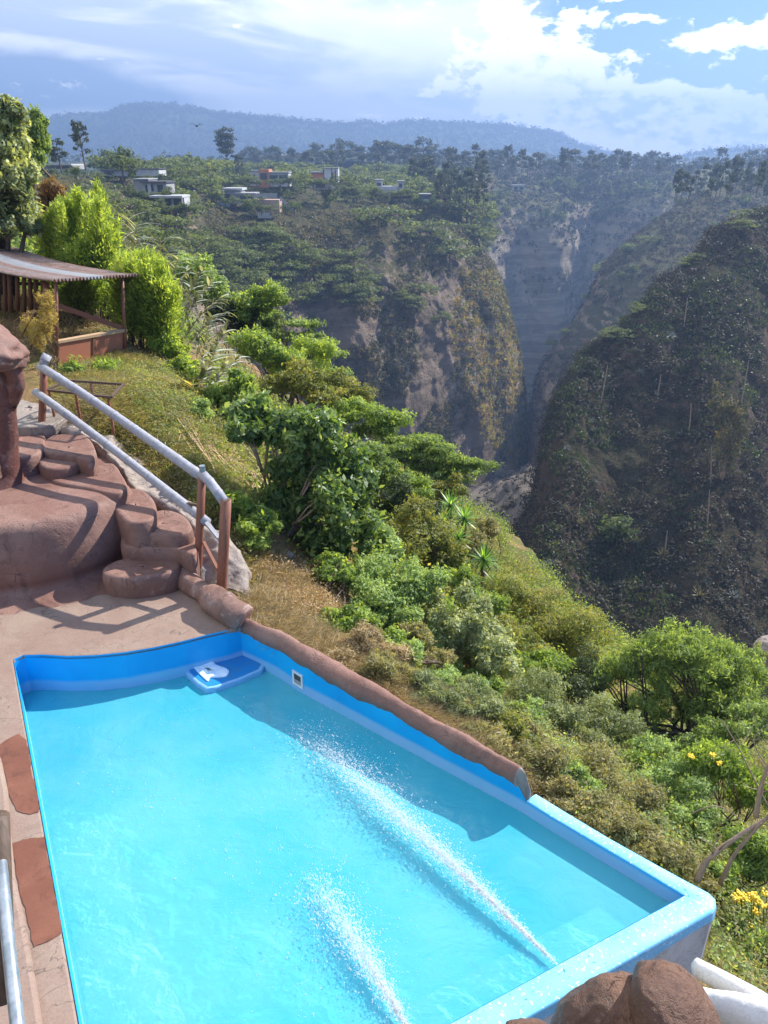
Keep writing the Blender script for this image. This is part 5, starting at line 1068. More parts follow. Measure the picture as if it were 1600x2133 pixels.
cover('ground_cover', 'grey green weeds on the slope beyond the right edge', 50000, (3,14), (2,16), [(1560,1380),(6000,1380),(6000,6000),(1560,6000)], .08, .035, 'lf_weed', .5, .45)
midb = [(430,620),(560,620),(760,820),(1020,980),(1060,1150),(1300,1290),(1650,1340),(1600,1450),(1100,1450),(800,1300),(640,1200),(430,900)]
cover('ground_cover', 'olive undergrowth between the bushes on the middle slope', 90000, (-10,12), (9,36), midb, .09, .04, 'lf_olive', .7, .6)
cover('ground_cover', 'mid green undergrowth between the bushes on the middle slope', 90000, (-10,12), (9,36), midb, .09, .04, 'lf_green', .8, .6)
cover('leaf_litter', 'brown litter and twigs in the gap under the glossy bush', 9000, (-3,1), (7,11), [(500,1150),(640,1180),(700,1300),(600,1290),(500,1200)], .045, .009, 'litter', .04, .3, 60)
backl = [(-100,480),(120,430),(330,470),(480,640),(430,720),(300,700),(0,620)]
cover('ground_cover', 'low tangled weeds over the grass right of the handrail', 50000, (-6,0), (7.5,16), [(240,760),(330,760),(420,850),(500,960),(520,1100),(500,1230),(440,1060),(330,930)], .06, .014, 'lf_weed', .16, .3)
cover('ground_cover', 'bright green weeds over the grass right of the handrail', 30000, (-6,0), (7.5,16), [(240,760),(330,760),(420,850),(500,960),(520,1100),(440,1060),(330,930)], .07, .012, 'lf_green', .14, .25)
cover('ground_cover', 'leafy undergrowth on the canyon lip', 50000, (2,14), (10,26), [(960,1120),(1040,1150),(1140,1230),(1330,1300),(1650,1340),(1650,1400),(1250,1400),(1000,1260)], .06, .025, 'lf_olive', .5, .5)
cover('ground_cover', 'leafy undergrowth behind the bamboo on the left hillside', 60000, (-26,-5), (18,50), backl, .16, .07, 'lf_green', 1.2, 1.0)
for k, (px, py, y_, rd, lb) in enumerate(((555,1215,9.2,.10,'small pale boulder in the shade under the glossy bush'),(610,1268,8.8,.06,'tiny grey stone in the litter behind the coping corner'),(492,1140,8.1,.09,'round whitish stone beside the stone ledge end'),(1604,1346,40,.9,'pale rock outcrop at the right edge below the dark slope'))):
    c = Yd(px, py, y_); c[2] = gz(c[0], c[1])+.02 if y_ < 30 else c[2]; o = rock('stone', c, (rd, rd*.9, rd*.7), M['ledge'], .14, 1.5, seed=k*4); tag(o, lb, 'stone')

# ------------------------------------------------------------------ far vegetation : individual trees that share meshes
def surf_pts(Gm, Nm, n, poly=None, nmin=-9, nmax=9, extra=None):
    a, b = Gm.shape[:2]; e1 = Gm[1:, :-1]-Gm[:-1, :-1]; e2 = Gm[:-1, 1:]-Gm[:-1, :-1]; ar = np.linalg.norm(np.cross(e1, e2), axis=-1); px, py, t_ = proj(Gm[:-1, :-1])
    ok = np.ones(ar.shape, bool) if poly is None else inpoly(px, py, poly); ok &= (Nm[:-1, :-1, 2] > nmin) & (Nm[:-1, :-1, 2] < nmax)
    if extra is not None: ok &= extra(Gm[:-1, :-1], px, py)
    w_ = (ar*ok).ravel()
    if w_.sum() <= 0: return np.zeros((0,3)), np.zeros((0,3))
    k = rng.choice(len(w_), n, p=w_/w_.sum()); i, j = np.unravel_index(k, ar.shape); f_ = rng.random((n,1)); g_ = rng.random((n,1))
    return Gm[i, j]+e1[i, j]*f_+e2[i, j]*g_, Nm[i, j]
def clumps_on(name, label, P, N, size, per, L, wd, mat, up=.5, flat=.8, droop=0, cat='scrub'):
    k = len(P)
    if not k: return
    i = np.repeat(np.arange(k), per); m = len(i); sz = size*rng.uniform(.5, 1.5, k); u = rdir(m); ax = unit(N+A(0,0,up)); dt = np.sum(u*ax[i], 1); u = np.where(dt[:, None] < 0, -u, u)
    Pp = P[i]+u*A(1,1,flat)*(sz[i]*(.5+.5*rng.random(m)))[:, None]; Nn = unit(u+rdir(m)*.6); D = unit(np.cross(Nn, rdir(m))-A(0,0,droop)); l = L*rng.uniform(.6,1.3,m); cv = rng.random(k)
    o = link(name, npmesh(name, leafV(Pp, D, Nn, l, l*wd/L), QN(m), M[mat], v=np.clip(.5*cv[i]+.5*rng.random(m), 0, 1))); tag(o, label, cat, kind='stuff')
def proto(kind, seed):
    """returns a mesh with bark + leaves for one far tree about 1 m tall unit"""
    random.seed(seed); cl = []; mb = MB()
    if kind == 'eucalyptus':
        mb.tube([(0,0,-.05),(random.gauss(0,.012),0,.5),(0,0,.97)], [.018,.012,.004], 5)
        for k in range(random.randint(15, 20)):
            h = random.uniform(.25, .98)**.8; w_ = .17*(1-((h-.5)/.62)**2)+.03; a = random.uniform(0, 6.28); q = A(math.cos(a)*w_*.65, math.sin(a)*w_*.65, h); cl.append((q, A(.075,.075,.06)*random.uniform(.7,1.25))); mb.tube([(0,0,h-.08), tuple(q)], [.006,.002], 4)
        n, L, dr = 1500, .05, .6
    elif kind == 'solitary':
        mb.tube([(0,0,-.05),(.01,0,.5),(.02,0,.93)], [.02,.013,.005], 6)
        for (x, z, r) in ((0,.93,.09),(-.10,.83,.10),(.11,.84,.09),(.02,.78,.10),(-.16,.68,.10),(-.04,.66,.09),(.13,.70,.08),(.05,.58,.07),(-.12,.53,.08),(.16,.52,.07),(-.02,.45,.05)):
            for d in (-.11, 0, .11): cl.append((A(x*(1-abs(d)*2)+random.gauss(0,.02), d*(1.2-abs(x)*3), z+random.gauss(0,.015)), A(r,r,r*.5))); mb.tube([(0.01,0,z-.1),(x,d,z)], [.008,.003], 4)
        n, L, dr = 3600, .032, .3
    elif kind == 'acacia':
        mb.tube([(0,0,-.15),(.02,0,.25),(0,0,.45)], [.03,.022,.012], 5)
        for k in range(15):
            a = random.uniform(0, 6.28); r = random.uniform(0, .62)**.8; q = A(math.cos(a)*r, math.sin(a)*r, .62-.28*r**2+random.gauss(0,.05)-(.22 if k % 3 == 0 else 0)); cl.append((q, A(.24,.24,.07)*random.uniform(.7,1.2))); mb.tube([(0,0,.35), tuple(q*A(.5,.5,1)-A(0,0,.05)), tuple(q)], [.014,.008,.003], 4)
        n, L, dr = 1500, .07, 0
    elif kind == 'round':
        mb.tube([(0,0,-.15),(0,0,.4)], [.03,.015], 5); cl = mkclumps((0,0,.45), (.42,.42,.38), 14, .4); n, L, dr = 1100, .075, .1
    elif kind == 'cypress':
        mb.tube([(0,0,-.05),(0,0,.5)], [.012,.006], 4); cl = [(A(0,0,.1+.11*k), A(.055,.055,.1)*(1.1-.11*k*.75)) for k in range(8)]; n, L, dr = 420, .05, -1.0
    V, v = crown(cl, n, L, L*(.4 if kind in ('eucalyptus',) else .55), dr, .9, .35); Vb = np.array(mb.v); fb = [list(q) if len(q) == 4 else None for q in mb.f]; fb = [q for q in fb if q]; k = len(Vb)
    Q = np.concatenate([np.array(fb), QN(n)+k]); mm = {'eucalyptus':'lf_euc','solitary':'lf_euc','acacia':'lf_faraca','round':'lf_fargreen','cypress':'lf_cyp'}[kind]
    return npmesh(kind+'_tree', np.concatenate([Vb, V]), Q, [M['bark'], M[mm]], v=np.concatenate([np.zeros(len(fb)), v]), mi=np.concatenate([np.zeros(len(fb), int), np.ones(n, int)]))
PR = {k: [proto(k, s) for s in range(m)] for k, m in (('eucalyptus',5),('acacia',5),('round',3),('cypress',1),('solitary',1))}
random.seed(11)
def tree(kind, loc, h, label, group=None, w_=1.0, name=None):
    o = link(name or kind+'_tree', random.choice(PR[kind]), None, loc); o.rotation_euler = (random.gauss(0,.03), random.gauss(0,.03), random.uniform(0, 6.28)); o.scale = (h*w_, h*w_, h)
    tag(o, label, {'cypress':'cypress','round':'tree','solitary':'tree'}.get(kind, 'tree'), group); return o
def pxh(px, py_top, py_base, y): a, b = Yd(px, py_top, y), Yd(px, py_base, y); return b, a[2]-b[2]
def ptree(kind, px, pt, pb, y, label, group=None, w_=1.0, name=None): b, h = pxh(px, pt, pb, y); return tree(kind, b, h, label, group, w_, name)
ptree('solitary', 478, 262, 372, 330, 'tall lone eucalyptus with cloud like tufts standing before the blue mountain', name='eucalyptus_tree', w_=1.0)
ptree('eucalyptus', 178, 252, 350, 150, 'tall thin dark tree above the left houses', w_=1.2)
ptree('eucalyptus', 128, 288, 356, 160, 'shorter grey green tree left of the tall thin tree', w_=1.6)
ptree('round', 258, 292, 378, 160, 'broad dark round topped tree behind the left rooftops', name='broad_tree', w_=1.1)
ptree('eucalyptus', 500, 320, 372, 320, 'small leaning tree right beside the lone eucalyptus', w_=1.1)
ptree('round', 160, 335, 372, 130, 'bushy tree at the foot of the tall thin tree', name='broad_tree', w_=.8)
for k, (px, pt) in enumerate(((468,338),(474,333),(480,335),(486,340),(492,338),(94,320),(104,322))): ptree('cypress', px, pt, 362, 300, 'thin dark cypress in the small row below the lone eucalyptus' if px > 200 else 'thin dark cypress beside the left edge trees', 'cypress row below the lone eucalyptus' if px > 200 else 'cypresses at the far left')
for px, pt, pb, lb in ((446,358,392,'single dark cypress left of the white middle house'),(459,374,394,'short cypress just left of the white middle house roof'),(675,345,374,'cypress before the white house with three cypresses, left one'),(692,346,372,'cypress before the white house with three cypresses, middle one'),(699,347,374,'cypress before the white house with three cypresses, right one')): ptree('cypress', px, pt, pb, 250, lb)
# eucalyptus line along the plateau
gl = 'eucalyptus line on the plateau skyline'; ll = 'dark eucalyptus in the long tree line along the plateau skyline'
sky_top = [(510,322),(560,318),(600,316),(650,314),(690,302),(740,306),(780,312),(815,298),(850,308),(890,300),(930,318),(975,322),(1015,308),(1060,320),(1100,322),(1150,326),(1200,318),(1250,320),(1300,324),(1350,328),(1420,336),(1460,330),(1500,318),(1540,330),(1600,320),(1680,318)]
sx_, sy_ = zip(*sky_top)
def sz(px, lo, names):
    for a, b in names:
        if px < a: return lo % b
    return lo % names[-1][1]
NS = [(560,'just right of the lone eucalyptus'),(620,'behind the orange block house'),(680,'behind the house with three cypresses'),(740,'right of the three cypresses'),(800,'above the pale blue white house'),(860,'left of the radio mast'),(905,'just left of the radio mast'),(960,'just right of the radio mast'),(1040,'left of the long greenhouse'),(1100,'below the long low greenhouse'),(1160,'left of the white mountain building'),(1220,'below the white mountain building'),(1290,'where the mountain ends'),(1370,'under the bright cumulus cloud'),(1450,'in front of the first hazy hills'),(1520,'above the middle ridge'),(1800,'before the hazy hills at the right edge')]
for k in range(120):
    px = 505+ (1700-505)*((k+random.random())/120); t_ = np.interp(px, sx_, sy_)+random.uniform(-17, 10); y_ = random.uniform(430, 640) if px > 640 else random.uniform(520, 640); ptree('eucalyptus', px, t_, 362+random.uniform(-4, 6), y_, sz(px, 'dark eucalyptus of the skyline tree line %s', NS), sz(px, 'skyline eucalyptus %s', NS), random.uniform(1.1, 1.9))
N2 = [(900,'at the small dark roofed house'),(950,'right of the small dark roofed house'),(1010,'above the notch of the cliff nose'),(1065,'left of the tiny white house'),(1100,'around the tiny white house'),(1180,'right of the tiny white house'),(1260,'over the middle of the far wall'),(1340,'over the right half of the far wall'),(1500,'where the far wall meets the middle ridge')]
gl2 = 'eucalyptus grove on the slope above the far canyon wall'; ll2 = 'eucalyptus in the grove on the slope above the far canyon wall'
for k in range(120):
    px = random.uniform(850, 1420); f_ = random.random()
    if px < 1010: pb = random.uniform(370, 445 if px > 900 else 400); y_ = 250+(445-pb)*1.5
    else: pb = random.uniform(362, 440); y_ = 600-(pb-362)*1.3
    h = random.uniform(38, 62)*(400/y_)**.6; ptree('eucalyptus', px, pb-h, pb, y_, sz(px, ('tall' if h > 50 else 'short')+(' high' if pb < 395 else ' low')+' grove eucalyptus %s', N2), sz(px, ('tall' if h > 50 else 'short')+(' high' if pb < 395 else ' low')+' grove %s', N2), random.uniform(1.0, 1.7))
N3 = [(1440,'above the top of the middle ridge'),(1480,'just left of the gliding bird'),(1540,'right of the gliding bird'),(1800,'above the top right edge of the right slope')]
gl3 = 'trees on the crest of the right slope'
for k in range(26):
    px = 1400+k*9+random.uniform(-4, 4); pb = 405+random.uniform(-14, 22); ptree('eucalyptus', px, pb-random.uniform(45, 85), pb, random.uniform(210, 330), sz(px, 'dark narrow tree on the crest %s', N3), sz(px, 'crest trees %s', N3), random.uniform(.7, 1.1))
# flat topped acacias on the plateau and rim
ga = 'flat topped acacias on the plateau'; la = 'flat topped acacia among many on the plateau rim across the canyon'
HR = [(522,600,350,380,268),(640,706,345,382,262),(455,532,386,420,236),(528,610,400,436,228),(276,347,372,406,178),(336,384,402,434,168),(210,332,350,365,210),(86,152,336,352,170),(780,844,374,406,262),(872,900,400,422,268),(1064,1098,382,398,520),(462,494,255,370,330)]
def clear(p, h, w_):
    px, py, t_ = proj(A(p[0], p[1], p[2]+h*.6)); r = h*.5*w_*F/t_; hh = h*.35*F/t_
    for a, b, c, d, y in HR:
        if p[1] < y+6 and px+r > a and px-r < b and py-hh < c+(d-c)*.55 and py+hh > c: return False
    return True
def zl(kind):
    """label and group by the place a far tree stands"""
    def f(p):
        px, py, t_ = (float(q) for q in proj(p))
        hor = ('at the long pale house' if px < 270 else 'at the grey two storey house' if px < 385 else 'right of the white pergola house' if px < 455 else 'at the white middle house' if px < 530 else 'at the stepped terrace wall' if px < 620
               else 'at the three cypress house' if px < 710 else 'right of the three cypress house' if px < 780 else 'at the pale blue white house' if px < 850 else 'at the dark roofed house' if px < 910 else 'on the right cliff shoulder')
        ver = 'high on the plateau' if py < 385 else 'along the rim' if py < 440 else 'just under the rim' if py < 500 else 'down the wooded slope' if py < 570 else 'low on the slope'
        return '%s %s, %s' % (kind, ver, hor)
    return f
def scat(kind, n, Gm, Nm, poly, hr, label, group, w_=(1.0, 1.5), nmin=-.2, maxn=9, mind=0):
    P, N = surf_pts(Gm, Nm, n, poly, nmin, maxn)
    for p in P:
        h_, q_ = random.uniform(*hr), random.uniform(*w_)
        if not clear(p, h_, q_): continue
        lb_ = label(p) if callable(label) else label
        tree(kind, p-A(0,0,.3), h_, lb_, lb_ if callable(label) else group, q_, kind+'_tree' if kind != 'round' else 'broad_tree')
scat('acacia', 105, GA, NA, [(60,380),(440,372),(900,372),(980,430),(1000,520),(960,600),(880,560),(700,500),(560,490),(430,470),(300,440),(60,430)], (8, 13), zl('flat topped acacia'), ga, (1.0, 1.4))
scat('acacia', 75, GA, NA, [(100,420),(330,400),(420,470),(560,500),(560,660),(440,640),(330,600),(230,560),(90,500)], (5, 9), zl('small flat topped acacia'), 'acacias on the left slope', (.9, 1.4))
scat('acacia', 34, GA, NA, [(480,520),(720,540),(900,600),(960,680),(800,640),(620,640),(500,640)], (4.5, 8), zl('little cliff acacia'), 'acacias on the cliff face', (.9, 1.3))
scat('round', 60, GA, NA, [(60,372),(900,366),(960,420),(900,450),(600,450),(300,440),(60,420)], (6, 10), zl('dense round green tree'), 'round trees between the houses', (.9, 1.2))
scat('round', 34, GB, NB, [(960,380),(1400,370),(1400,440),(1250,470),(1100,460),(1000,470)], (7, 11), 'bushy tree at the top edge of the far canyon wall', 'bushy trees on the far wall', (.9, 1.2))
scat('round', 22, GC, NC, [(1300,480),(1450,400),(1600,400),(1500,480),(1380,560),(1250,640)], (3.5, 6), 'low bushy tree on the middle ridge', 'bushy trees on the middle ridge', (1.0, 1.4))
scat('acacia', 10, GC, NC, [(1100,760),(1250,560),(1390,450),(1450,440),(1300,600),(1180,740)], (4, 6), 'pale acacia growing along the edge of the middle ridge', 'acacias along the middle ridge', (1.0, 1.3))
scat('acacia', 16, GD, ND, [(1180,790),(1290,690),(1440,545),(1500,470),(1600,440),(1600,480),(1480,540),(1380,620),(1250,760)], (2.0, 3.2), 'small acacia on the edge of the dark right slope', 'acacias along the right slope edge', (1.0, 1.4))
for a, b, c, d, y in HR[:10]:
    for px, h in ((a-4, .85), (b+3, .7), ((a+b)/2+random.uniform(-12, 12), .5), (a+(b-a)*.2, .42), (a+(b-a)*.8, .45)):
        b_, t_ = Yd(px, d+5, y-7), Yd(px, d+5-(d-c)*h-6, y-7); lbl = zl('garden tree beside a house,')(b_)
        tree(random.choice(('round', 'acacia')), b_-A(0,0,.5), (t_[2]-b_[2])*1.15, lbl, lbl, random.uniform(.9, 1.3), 'garden_tree')
# scrub clothing the cliffs
gold = [(960,560),(1035,560),(1070,700),(1100,860),(1098,1000),(1060,960),(1000,900),(960,800),(930,680)]
P, N = surf_pts(GE, NE, 500, None, -1, 2); clumps_on('cliff_scrub', 'scrub on the canyon floor slope', P, N, 1.0, 14, .7, .35, 'lf_scrubd')
P, N = surf_pts(GA, NA, 13500, [(430,440),(1000,440),(1110,800),(1110,1100),(420,1100)], -1, 2, lambda g, px, py: fbm(g*.06+3, 3) > (-.05 + np.clip((py-780)/500, 0, .5)))
clumps_on('cliff_scrub', 'olive scrub covering the shadowed cliff nose', P, N, 1.0, 14, .7, .35, 'lf_scrub', flat=.7)
P, N = surf_pts(GA, NA, 3600, gold, -1, 2); clumps_on('golden_grass', 'golden dry grass tufts hanging on the sunlit edge of the cliff nose', P, N, .9, 16, .95, .22, 'lf_gold', droop=1.0)
P, N = surf_pts(GA, NA, 2400, gold, -1, 2); clumps_on('cliff_scrub', 'green scrub tufts on the sunlit edge of the cliff nose', P, N, 1.1, 14, .6, .3, 'lf_olive')
P, N = surf_pts(GA, NA, 9000, [(-100,350),(1000,350),(1010,470),(900,520),(600,470),(400,600),(100,600),(-100,500)], -1, 2); clumps_on('plateau_scrub', 'mixed green undergrowth on the plateau and its wooded edge', P, N, 1.5, 14, .8, .4, 'lf_dark', flat=.7)
P, N = surf_pts(GB, NB, 6500, [(950,345),(1450,345),(1450,700),(1250,620),(1000,600)], -1, 2, lambda g, px, py: (py < 470+70*fbm(g*.02, 2)) | (fbm(g*.05, 3) > .12)); clumps_on('cliff_scrub', 'dark scrub on the far canyon wall', P, N, 2.3, 14, 1.5, .8, 'lf_scrubd')
P, N = surf_pts(GC, NC, 9500, None, -1, 2, lambda g, px, py: fbm(g*.06, 3) > -.15); clumps_on('cliff_scrub', 'grey green scrub on the middle ridge', P, N, 1.3, 12, .8, .4, 'lf_scrubd')
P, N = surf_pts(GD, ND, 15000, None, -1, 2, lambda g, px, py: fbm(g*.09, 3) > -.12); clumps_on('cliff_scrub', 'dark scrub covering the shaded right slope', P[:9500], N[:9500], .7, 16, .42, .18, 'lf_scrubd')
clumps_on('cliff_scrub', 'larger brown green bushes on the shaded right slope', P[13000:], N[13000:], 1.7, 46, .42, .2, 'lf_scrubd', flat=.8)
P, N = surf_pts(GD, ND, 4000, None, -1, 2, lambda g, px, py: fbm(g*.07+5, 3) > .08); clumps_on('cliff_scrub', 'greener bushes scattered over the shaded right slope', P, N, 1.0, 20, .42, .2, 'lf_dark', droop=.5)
# agaves with stalks on the right slope
def agave_mesh(mat, seed, n=26):
    random.seed(seed); V, Q = [], []
    for i in range(n):
        a = i*2.39996; e = .05+1.2*(i/n); strap(V, Q, (0,0,0), (math.cos(a)*math.cos(e), math.sin(a)*math.cos(e), math.sin(e)), random.uniform(.85,1.1), .13, .12, 3)
    return npmesh('agave', np.array(V), Q, M[mat], v=np.repeat(rng.random(n), 3))
AM = [agave_mesh('lf_agave', 1), agave_mesh('lf_agave', 2)]; AY = agave_mesh('lf_agavey', 3); random.seed(5)
def on_surf(Gm, px, py):
    a, b, t_ = proj(Gm); d = np.hypot(a-px, b-py)+ (t_ > 1e5)*1e9; i = np.argmin(d); return Gm.reshape(-1,3)[i]
ag = [(1262,790),(1272,785),(1335,778),(1368,795),(1380,805),(1235,900),(1225,920),(1170,920),(1180,935),(1238,1005),(1228,880),(1420,905),(1430,1000),(1145,1180),(1155,1200),(1290,1215),(1470,1215),(1475,1210),(1512,1215),(1528,1240),(1495,1255),(1450,1200),(1365,770),(1480,990),(1485,1060),(1205,1075),(1300,720),(1400,700),(1455,690),(1430,640),(1560,600),(1550,520),(1575,700),(1270,960),(1320,1000),(1350,1100)]
for px, py in ag:
    o = link('agave', random.choice(AM), None, on_surf(GD, px, py)); s_ = random.uniform(.6, 1.15); o.scale = (s_,)*3; o.rotation_euler = (.5, 0, random.uniform(0, 6)); zn = 'near its left stalks' if px < 1290 and py < 960 else 'beside the slender pale tree' if px > 1400 and 820 < py < 1120 else 'near its crest' if py < 800 else 'among the cluster at its bottom right' if px > 1400 else 'left of the round dark green tree' if px < 1250 else 'in its middle'; tag(o, 'blue grey agave on the shaded right slope, '+zn, 'agave', 'blue agaves '+zn)
for k, (px, py, lb) in enumerate(((1378,1158,'yellow agave rosette low in the middle of the right slope'),(1455,1240,'yellow agave rosette near the bottom of the right slope'),(1200,1092,'dull yellow agave at the left part of the right slope'))):
    o = link('agave', AY, None, on_surf(GD, px, py)); o.scale = (1.5,)*3; o.rotation_euler = (.5, 0, k); tag(o, lb, 'agave')
for k, (x0, y0, x1, y1) in enumerate(((1252,840,1266,760),(1208,835,1212,765),(1370,820,1377,780),(1545,840,1560,750),(1480,1010,1482,930),(1475,1100,1478,1020),(1385,1150,1390,1105),(1205,1090,1208,1050),(1425,680,1432,620),(1590,910,1596,860),(1548,1230,1556,1190),(1436,900,1440,840))):
    b = on_surf(GD, x0, y0); t_ = Yd(x1, y1, b[1]); o = MB().tube([b-A(0,0,.3), (b+t_)/2, t_], [.10,.08,.05], 6).build('agave_stalk', M['barkl']); tag(o, 'dry pale agave flower stalk standing on the shaded right slope', 'stalk', 'agave stalks on the right slope')
# pale slim trees on the right slope
b = on_surf(GD, 1505, 1000); root = empty('pale_tree', b); tag(root, 'slender pale grey green tree standing on the right slope', 'tree'); cl = []
for px, py, r in ((1490,840,14),(1500,870,18),(1520,850,16),(1535,870,18),(1545,900,18),(1510,910,20),(1530,930,20),(1500,940,16),(1520,960,16),(1493,810,8)):
    c = Yd(px, py, b[1])-b; m_ = r*b[1]/F; cl.append((c, A(m_, m_, m_*1.5)))
V, v = crown(cl, 3600, .42, .16, .6, .9, .3); link('crown', npmesh('crown', V, QN(3600), M['lf_scrub'], v=v), root); stems(A(0,0,-.5), cl, .09, M['barkl'], root, 'trunk', 6, wob=.03)
b = on_surf(GD, 1283, 1130); t_ = tree('round', b-A(0,0,.5), 5.5, 'round dark green tree low on the right slope', None, 1.2, 'broad_tree')
# ridge-line forest on the mountain
P, N = surf_pts(GF, NF, 7000, [(-500,200),(1300,200),(1300,330),(-500,330)], -1, 2, lambda g, px, py: g[..., 1] > 1950); clumps_on('mountain_forest', 'dense forest covering the distant blue mountain', P, N, 7, 8, 8, 4, 'lf_cyp', up=1.5, flat=1.5, cat='forest')
P = np.array([Yd(x+random.gauss(0,1), np.interp(x, *zip(*ridge))+random.uniform(-1,3), 2345) for x in np.arange(60, 1260, 1.6)]); clumps_on('mountain_forest', 'tree tops along the mountain ridge', P, np.tile(A(0,0,1.), (len(P),1)), 9, 9, 8, 5, 'lf_euc', up=2, flat=1.6, cat='forest')
P = np.array([Yd(x+random.gauss(0,1), np.interp(x, *zip(*rh))+random.uniform(-1,3), 1950) for x in np.arange(1380, 1800, 1.8)]); clumps_on('hill_forest', 'tree tops on the hazy hills at the right', P, np.tile(A(0,0,1.), (len(P),1)), 8, 9, 7, 4, 'lf_euc', up=2, flat=1.6, cat='forest')
P, N = surf_pts(GF, NF, 2600, [(-200,330),(1700,330),(1700,356),(-200,356)], -1, 2, lambda g, px, py: g[..., 1] < 1700); clumps_on('plateau_forest', 'low woods on the plain in front of the mountain', P, N, 7, 12, 5, 3, 'lf_euc', up=1.5, flat=1.0, cat='forest')
# ------------------------------------------------------------------ houses
def house(label, px0, px1, pt, pb, y, boxes, base=None, cat='house', rot=0.0):
    """boxes: (part, u0, u1, w0, w1, d0, d1, material) in fractions of the pixel frame; depth in metres"""
    a, b = Yd(px0, pb, y), Yd(px1, pt, y); Wd = b[0]-a[0]; H = b[2]-a[2]; root = empty('house', (a[0]+Wd/2, y, a[2]), rot); tag(root, label, cat)
    for (nm, u0, u1, w0, w1, d0, d1, mt, *sub) in boxes:
        o = MB().box(((u0+u1)/2*Wd-Wd/2, (d0+d1)/2, (w0+w1)/2*H), ((u1-u0)*Wd, d1-d0, (w1-w0)*H)).build(nm, M[mt], root)
        for (n2, a0, a1, b0_, b1_, m2) in sub:
            uu0, uu1 = u0+(u1-u0)*a0, u0+(u1-u0)*a1; ww0, ww1 = w0+(w1-w0)*b0_, w0+(w1-w0)*b1_
            MB().box(((uu0+uu1)/2*Wd-Wd/2, d0-.06, (ww0+ww1)/2*H), ((uu1-uu0)*Wd, .16, (ww1-ww0)*H)).build(n2, M[m2], o)
    return root
Wn = lambda a0, a1, b0, b1, m='hglass': ('window', a0, a1, b0, b1, m)
house('white flat roofed house with an orange corner block among trees on the rim', 522, 600, 352, 380, 268, [
 ('wall',0,.24,-.3,.86,0,8,'hwhite',Wn(.2,.55,.45,.8)), ('block',.24,.5,-.3,1.0,-.6,8,'horange',Wn(.12,.8,.42,.78)), ('wall',.5,1.0,-.3,.72,0,8,'hwhite',Wn(.05,.45,.3,.85),Wn(.52,.95,.3,.85)), ('roof',.48,1.02,.72,.80,-.5,8.4,'hroof'), ('roof',-.02,.26,.86,.92,-.3,8.4,'hroof'), ('terrace',.0,.5,-.35,-.22,-2.5,0,'horange')])
house('white two box house behind three cypresses', 648, 704, 350, 384, 262, [
 ('wall',.45,1.0,.1,1.0,0,8,'hwhite',Wn(.55,.75,.35,.7)), ('wall',0,.5,.2,.72,1,9,'horange'), ('roof',-.03,.5,.72,.8,.5,9.4,'hroof'), ('wall',.15,.8,-.3,.35,-4,3,'hwhite',Wn(.1,.6,.2,.7)), ('roof',.43,1.02,1.0,1.04,-.3,8.4,'hroof')])
house('white middle house with bright sloping roof beside the stepped brick terrace', 462, 532, 388, 424, 236, [
 ('wall',0,.55,0,.78,2,9,'hwhite',Wn(.08,.4,.3,.7)), ('roof',.02,.6,.78,.9,1,9.5,'hwhite'), ('wall',.5,.95,0,.55,0,7,'hwhite',Wn(.1,.5,.15,.8),Wn(.6,.9,.15,.8)), ('roof',.4,1.0,.55,.64,-.8,7.3,'hroof'), ('wall',-.1,.2,-.4,.3,1,8,'hgrey')])
tr_ = house('brown terrace wall with stepped white fence right of the white middle house', 530, 606, 402, 442, 228, [('wall',0,.68,0,.66,0,6,'htan',Wn(.42,.58,.0,.5,'hdark')), ('wall',.1,.45,-.3,0,-1,2,'hwhite')], cat='retaining wall')
for k in range(11):
    u0 = k*.062 if k < 11 else 0; MB().box(((u0+.03)*.9*11.5-5.6, -.1, 4.4), (.55, .14, 1.3)).build('fence_panel', M['hroof'], tr_)
for k in range(8): MB().box((2.4+k*.55, -.1, 3.6-k*.52), (.48, .14, 1.2)).build('fence_panel', M['hroof'], tr_)
house('grey two storey house with dark roof on the left part of the rim', 278, 345, 374, 404, 178, [
 ('wall',0,.45,.1,1.0,1,8,'hgrey'), ('wall',.3,1,.0,.78,0,7,'hgrey',Wn(.12,.45,.2,.85),Wn(.62,.85,.2,.85)), ('roof',.25,1.04,.78,.9,-.6,7.4,'hdark'), ('wall',.45,.55,.02,.76,-.2,0,'hwhite'), ('roof',.0,.48,1.0,1.08,.5,8,'hroof')])
house('white pergola fronted house just below the grey two storey house', 338, 380, 404, 432, 168, [
 ('wall',0,1,0,.75,1,6,'hwhite',Wn(.1,.4,.1,.85),Wn(.5,.92,.1,.85)), ('roof',-.5,1.02,.75,.9,-.8,6.3,'hwhite'), ('column',.0,.06,0,.75,-.6,-.4,'hwhite'), ('column',.95,1.0,0,.75,-.6,-.4,'hwhite')])
house('long low pale house behind the left treetops', 212, 330, 350, 366, 210, [
 ('wall',0,.55,0,.7,0,7,'hroof',Wn(.1,.4,.2,.8)), ('wall',.6,1,0,.9,0,7,'hwhite'), ('roof',-.02,.6,.7,.86,-.5,7.3,'hdark'), ('roof',.58,1.02,.9,1.0,-.4,7.3,'hdark')])
house('low white roof at the far left above the reddish bush', 88, 150, 337, 352, 170, [
 ('wall',.4,1,0,.55,0,7,'hroof',Wn(.1,.8,.2,.8)), ('roof',0,1.0,.55,.75,-.6,7.3,'hwhite'), ('wall',.0,.4,0,.55,.5,6,'hgrey')])
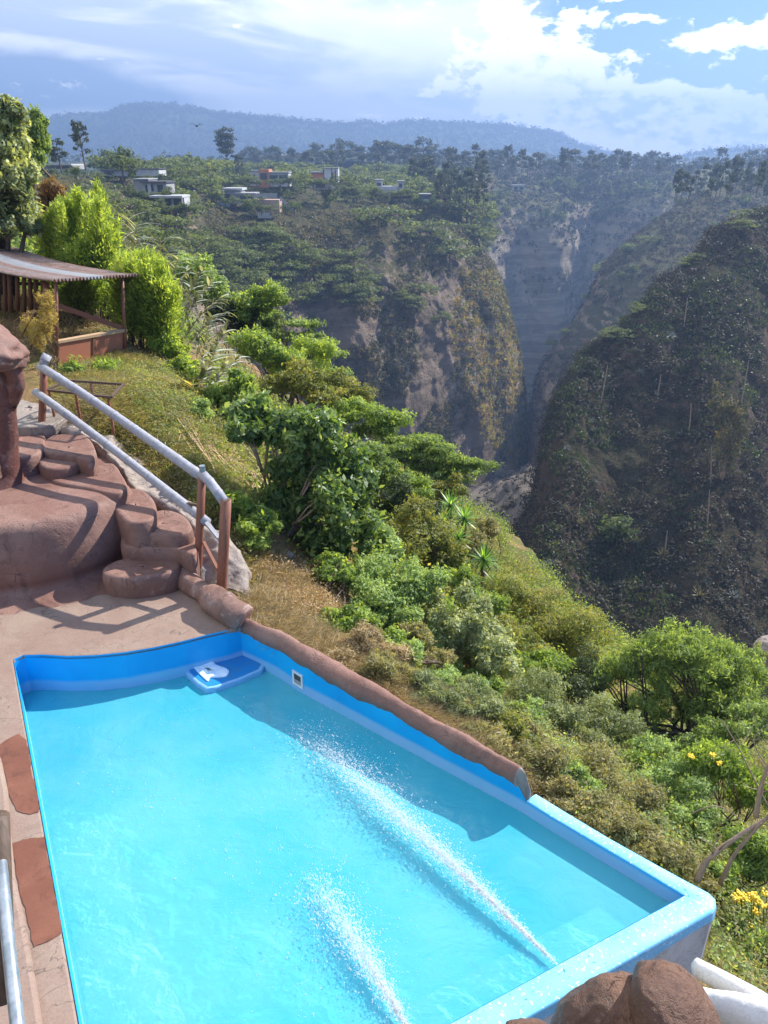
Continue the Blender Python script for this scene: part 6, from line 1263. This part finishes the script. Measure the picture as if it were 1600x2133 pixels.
house('pale blue white house left of the first grove of eucalyptus', 782, 842, 374, 404, 262, [
 ('wall',.1,.75,0,.55,0,6,'hwhite',Wn(.1,.9,.2,.6,'hgrey')), ('wall',0,.25,.4,.95,2,8,'hwhite',Wn(.2,.8,.3,.7)), ('roof',-.02,.3,.95,1.02,1.6,8.3,'hroof'), ('wall',.78,1,.3,.85,1,6,'hwhite',Wn(.2,.7,.3,.8)), ('roof',.76,1.02,.85,.93,.8,6.3,'hroof')])
house('small dark roofed house with white stair half hidden by eucalyptus', 874, 898, 402, 420, 268, [
 ('wall',0,1,.3,.8,0,5,'hdark',Wn(.2,.8,.3,.7)), ('wall',.1,1,0,.3,-1,1,'hwhite'), ('roof',-.05,1.05,.8,.95,-.3,5.3,'hgrey')])
house('tiny white house on the slope above the far canyon wall', 1068, 1094, 384, 396, 520, [
 ('wall',0,1,0,.7,0,7,'hwhite',Wn(.1,.4,.2,.8),Wn(.55,.9,.2,.8)), ('roof',-.04,1.04,.7,.95,-.5,7.4,'hroof')])
house('white building on the shoulder of the distant mountain', 1164, 1194, 294, 302, 2150, [
 ('wall',0,.5,0,.6,0,20,'hwhite'), ('wall',.5,1,0,.9,0,20,'hroof',Wn(.1,.9,.3,.7)), ('roof',-.02,.52,.6,.75,-2,22,'hroof')])
house('long low white greenhouse on the plain below the mountain', 1044, 1092, 319, 327, 1500, [
 ('wall',0,.35,0,.8,0,15,'hwhite'), ('wall',.4,1,0,.7,0,15,'hwhite'), ('roof',.38,1.02,.7,.9,-1,16,'hroof')])
mt_ = empty('radio_mast', Yd(912,338,620)); tag(mt_, 'thin pale radio mast rising above the eucalyptus line', 'mast')
keep(MB().tube([Yd(911,350,620), Yd(911,286,620)], [.25,.12], 5).build('pole', M['hroof']), mt_); keep(MB().box(Yd(911,292,620), (.9,.9,1.4)).build('antenna', M['hwhite']), mt_)
# two dark birds
for px, py, y_, sp, rz, lb in ((410,262,60,.55,.5,'small dark bird flying before the blue mountain'), (1453,424,70,.7,-.4,'dark bird gliding above the right slope edge')):
    c = Yd(px, py, y_); root = empty('bird', c, rz); tag(root, lb, 'bird'); rock('body', (0,0,0), (.07,.2,.06), M['black'], .05, nu=16, nv=10).parent = root
    for s_ in (-1, 1):
        V = [(s_*.03,.08,.02),(s_*sp*.5,.10,.16),(s_*sp,-.02,.10),(s_*sp*.5,-.06,.14),(s_*.03,-.10,.02)]; V += [(a, b, c2-.012) for a, b, c2 in V]
        MB().add(V, [(0,1,2,3,4),(9,8,7,6,5)]+[(i, i+5, (i+1) % 5+5, (i+1) % 5) for i in range(5)]).build('wing', M['black'], root)
# the whole picture is built; keep the view layer current for the renderer
bpy.context.view_layer.update()
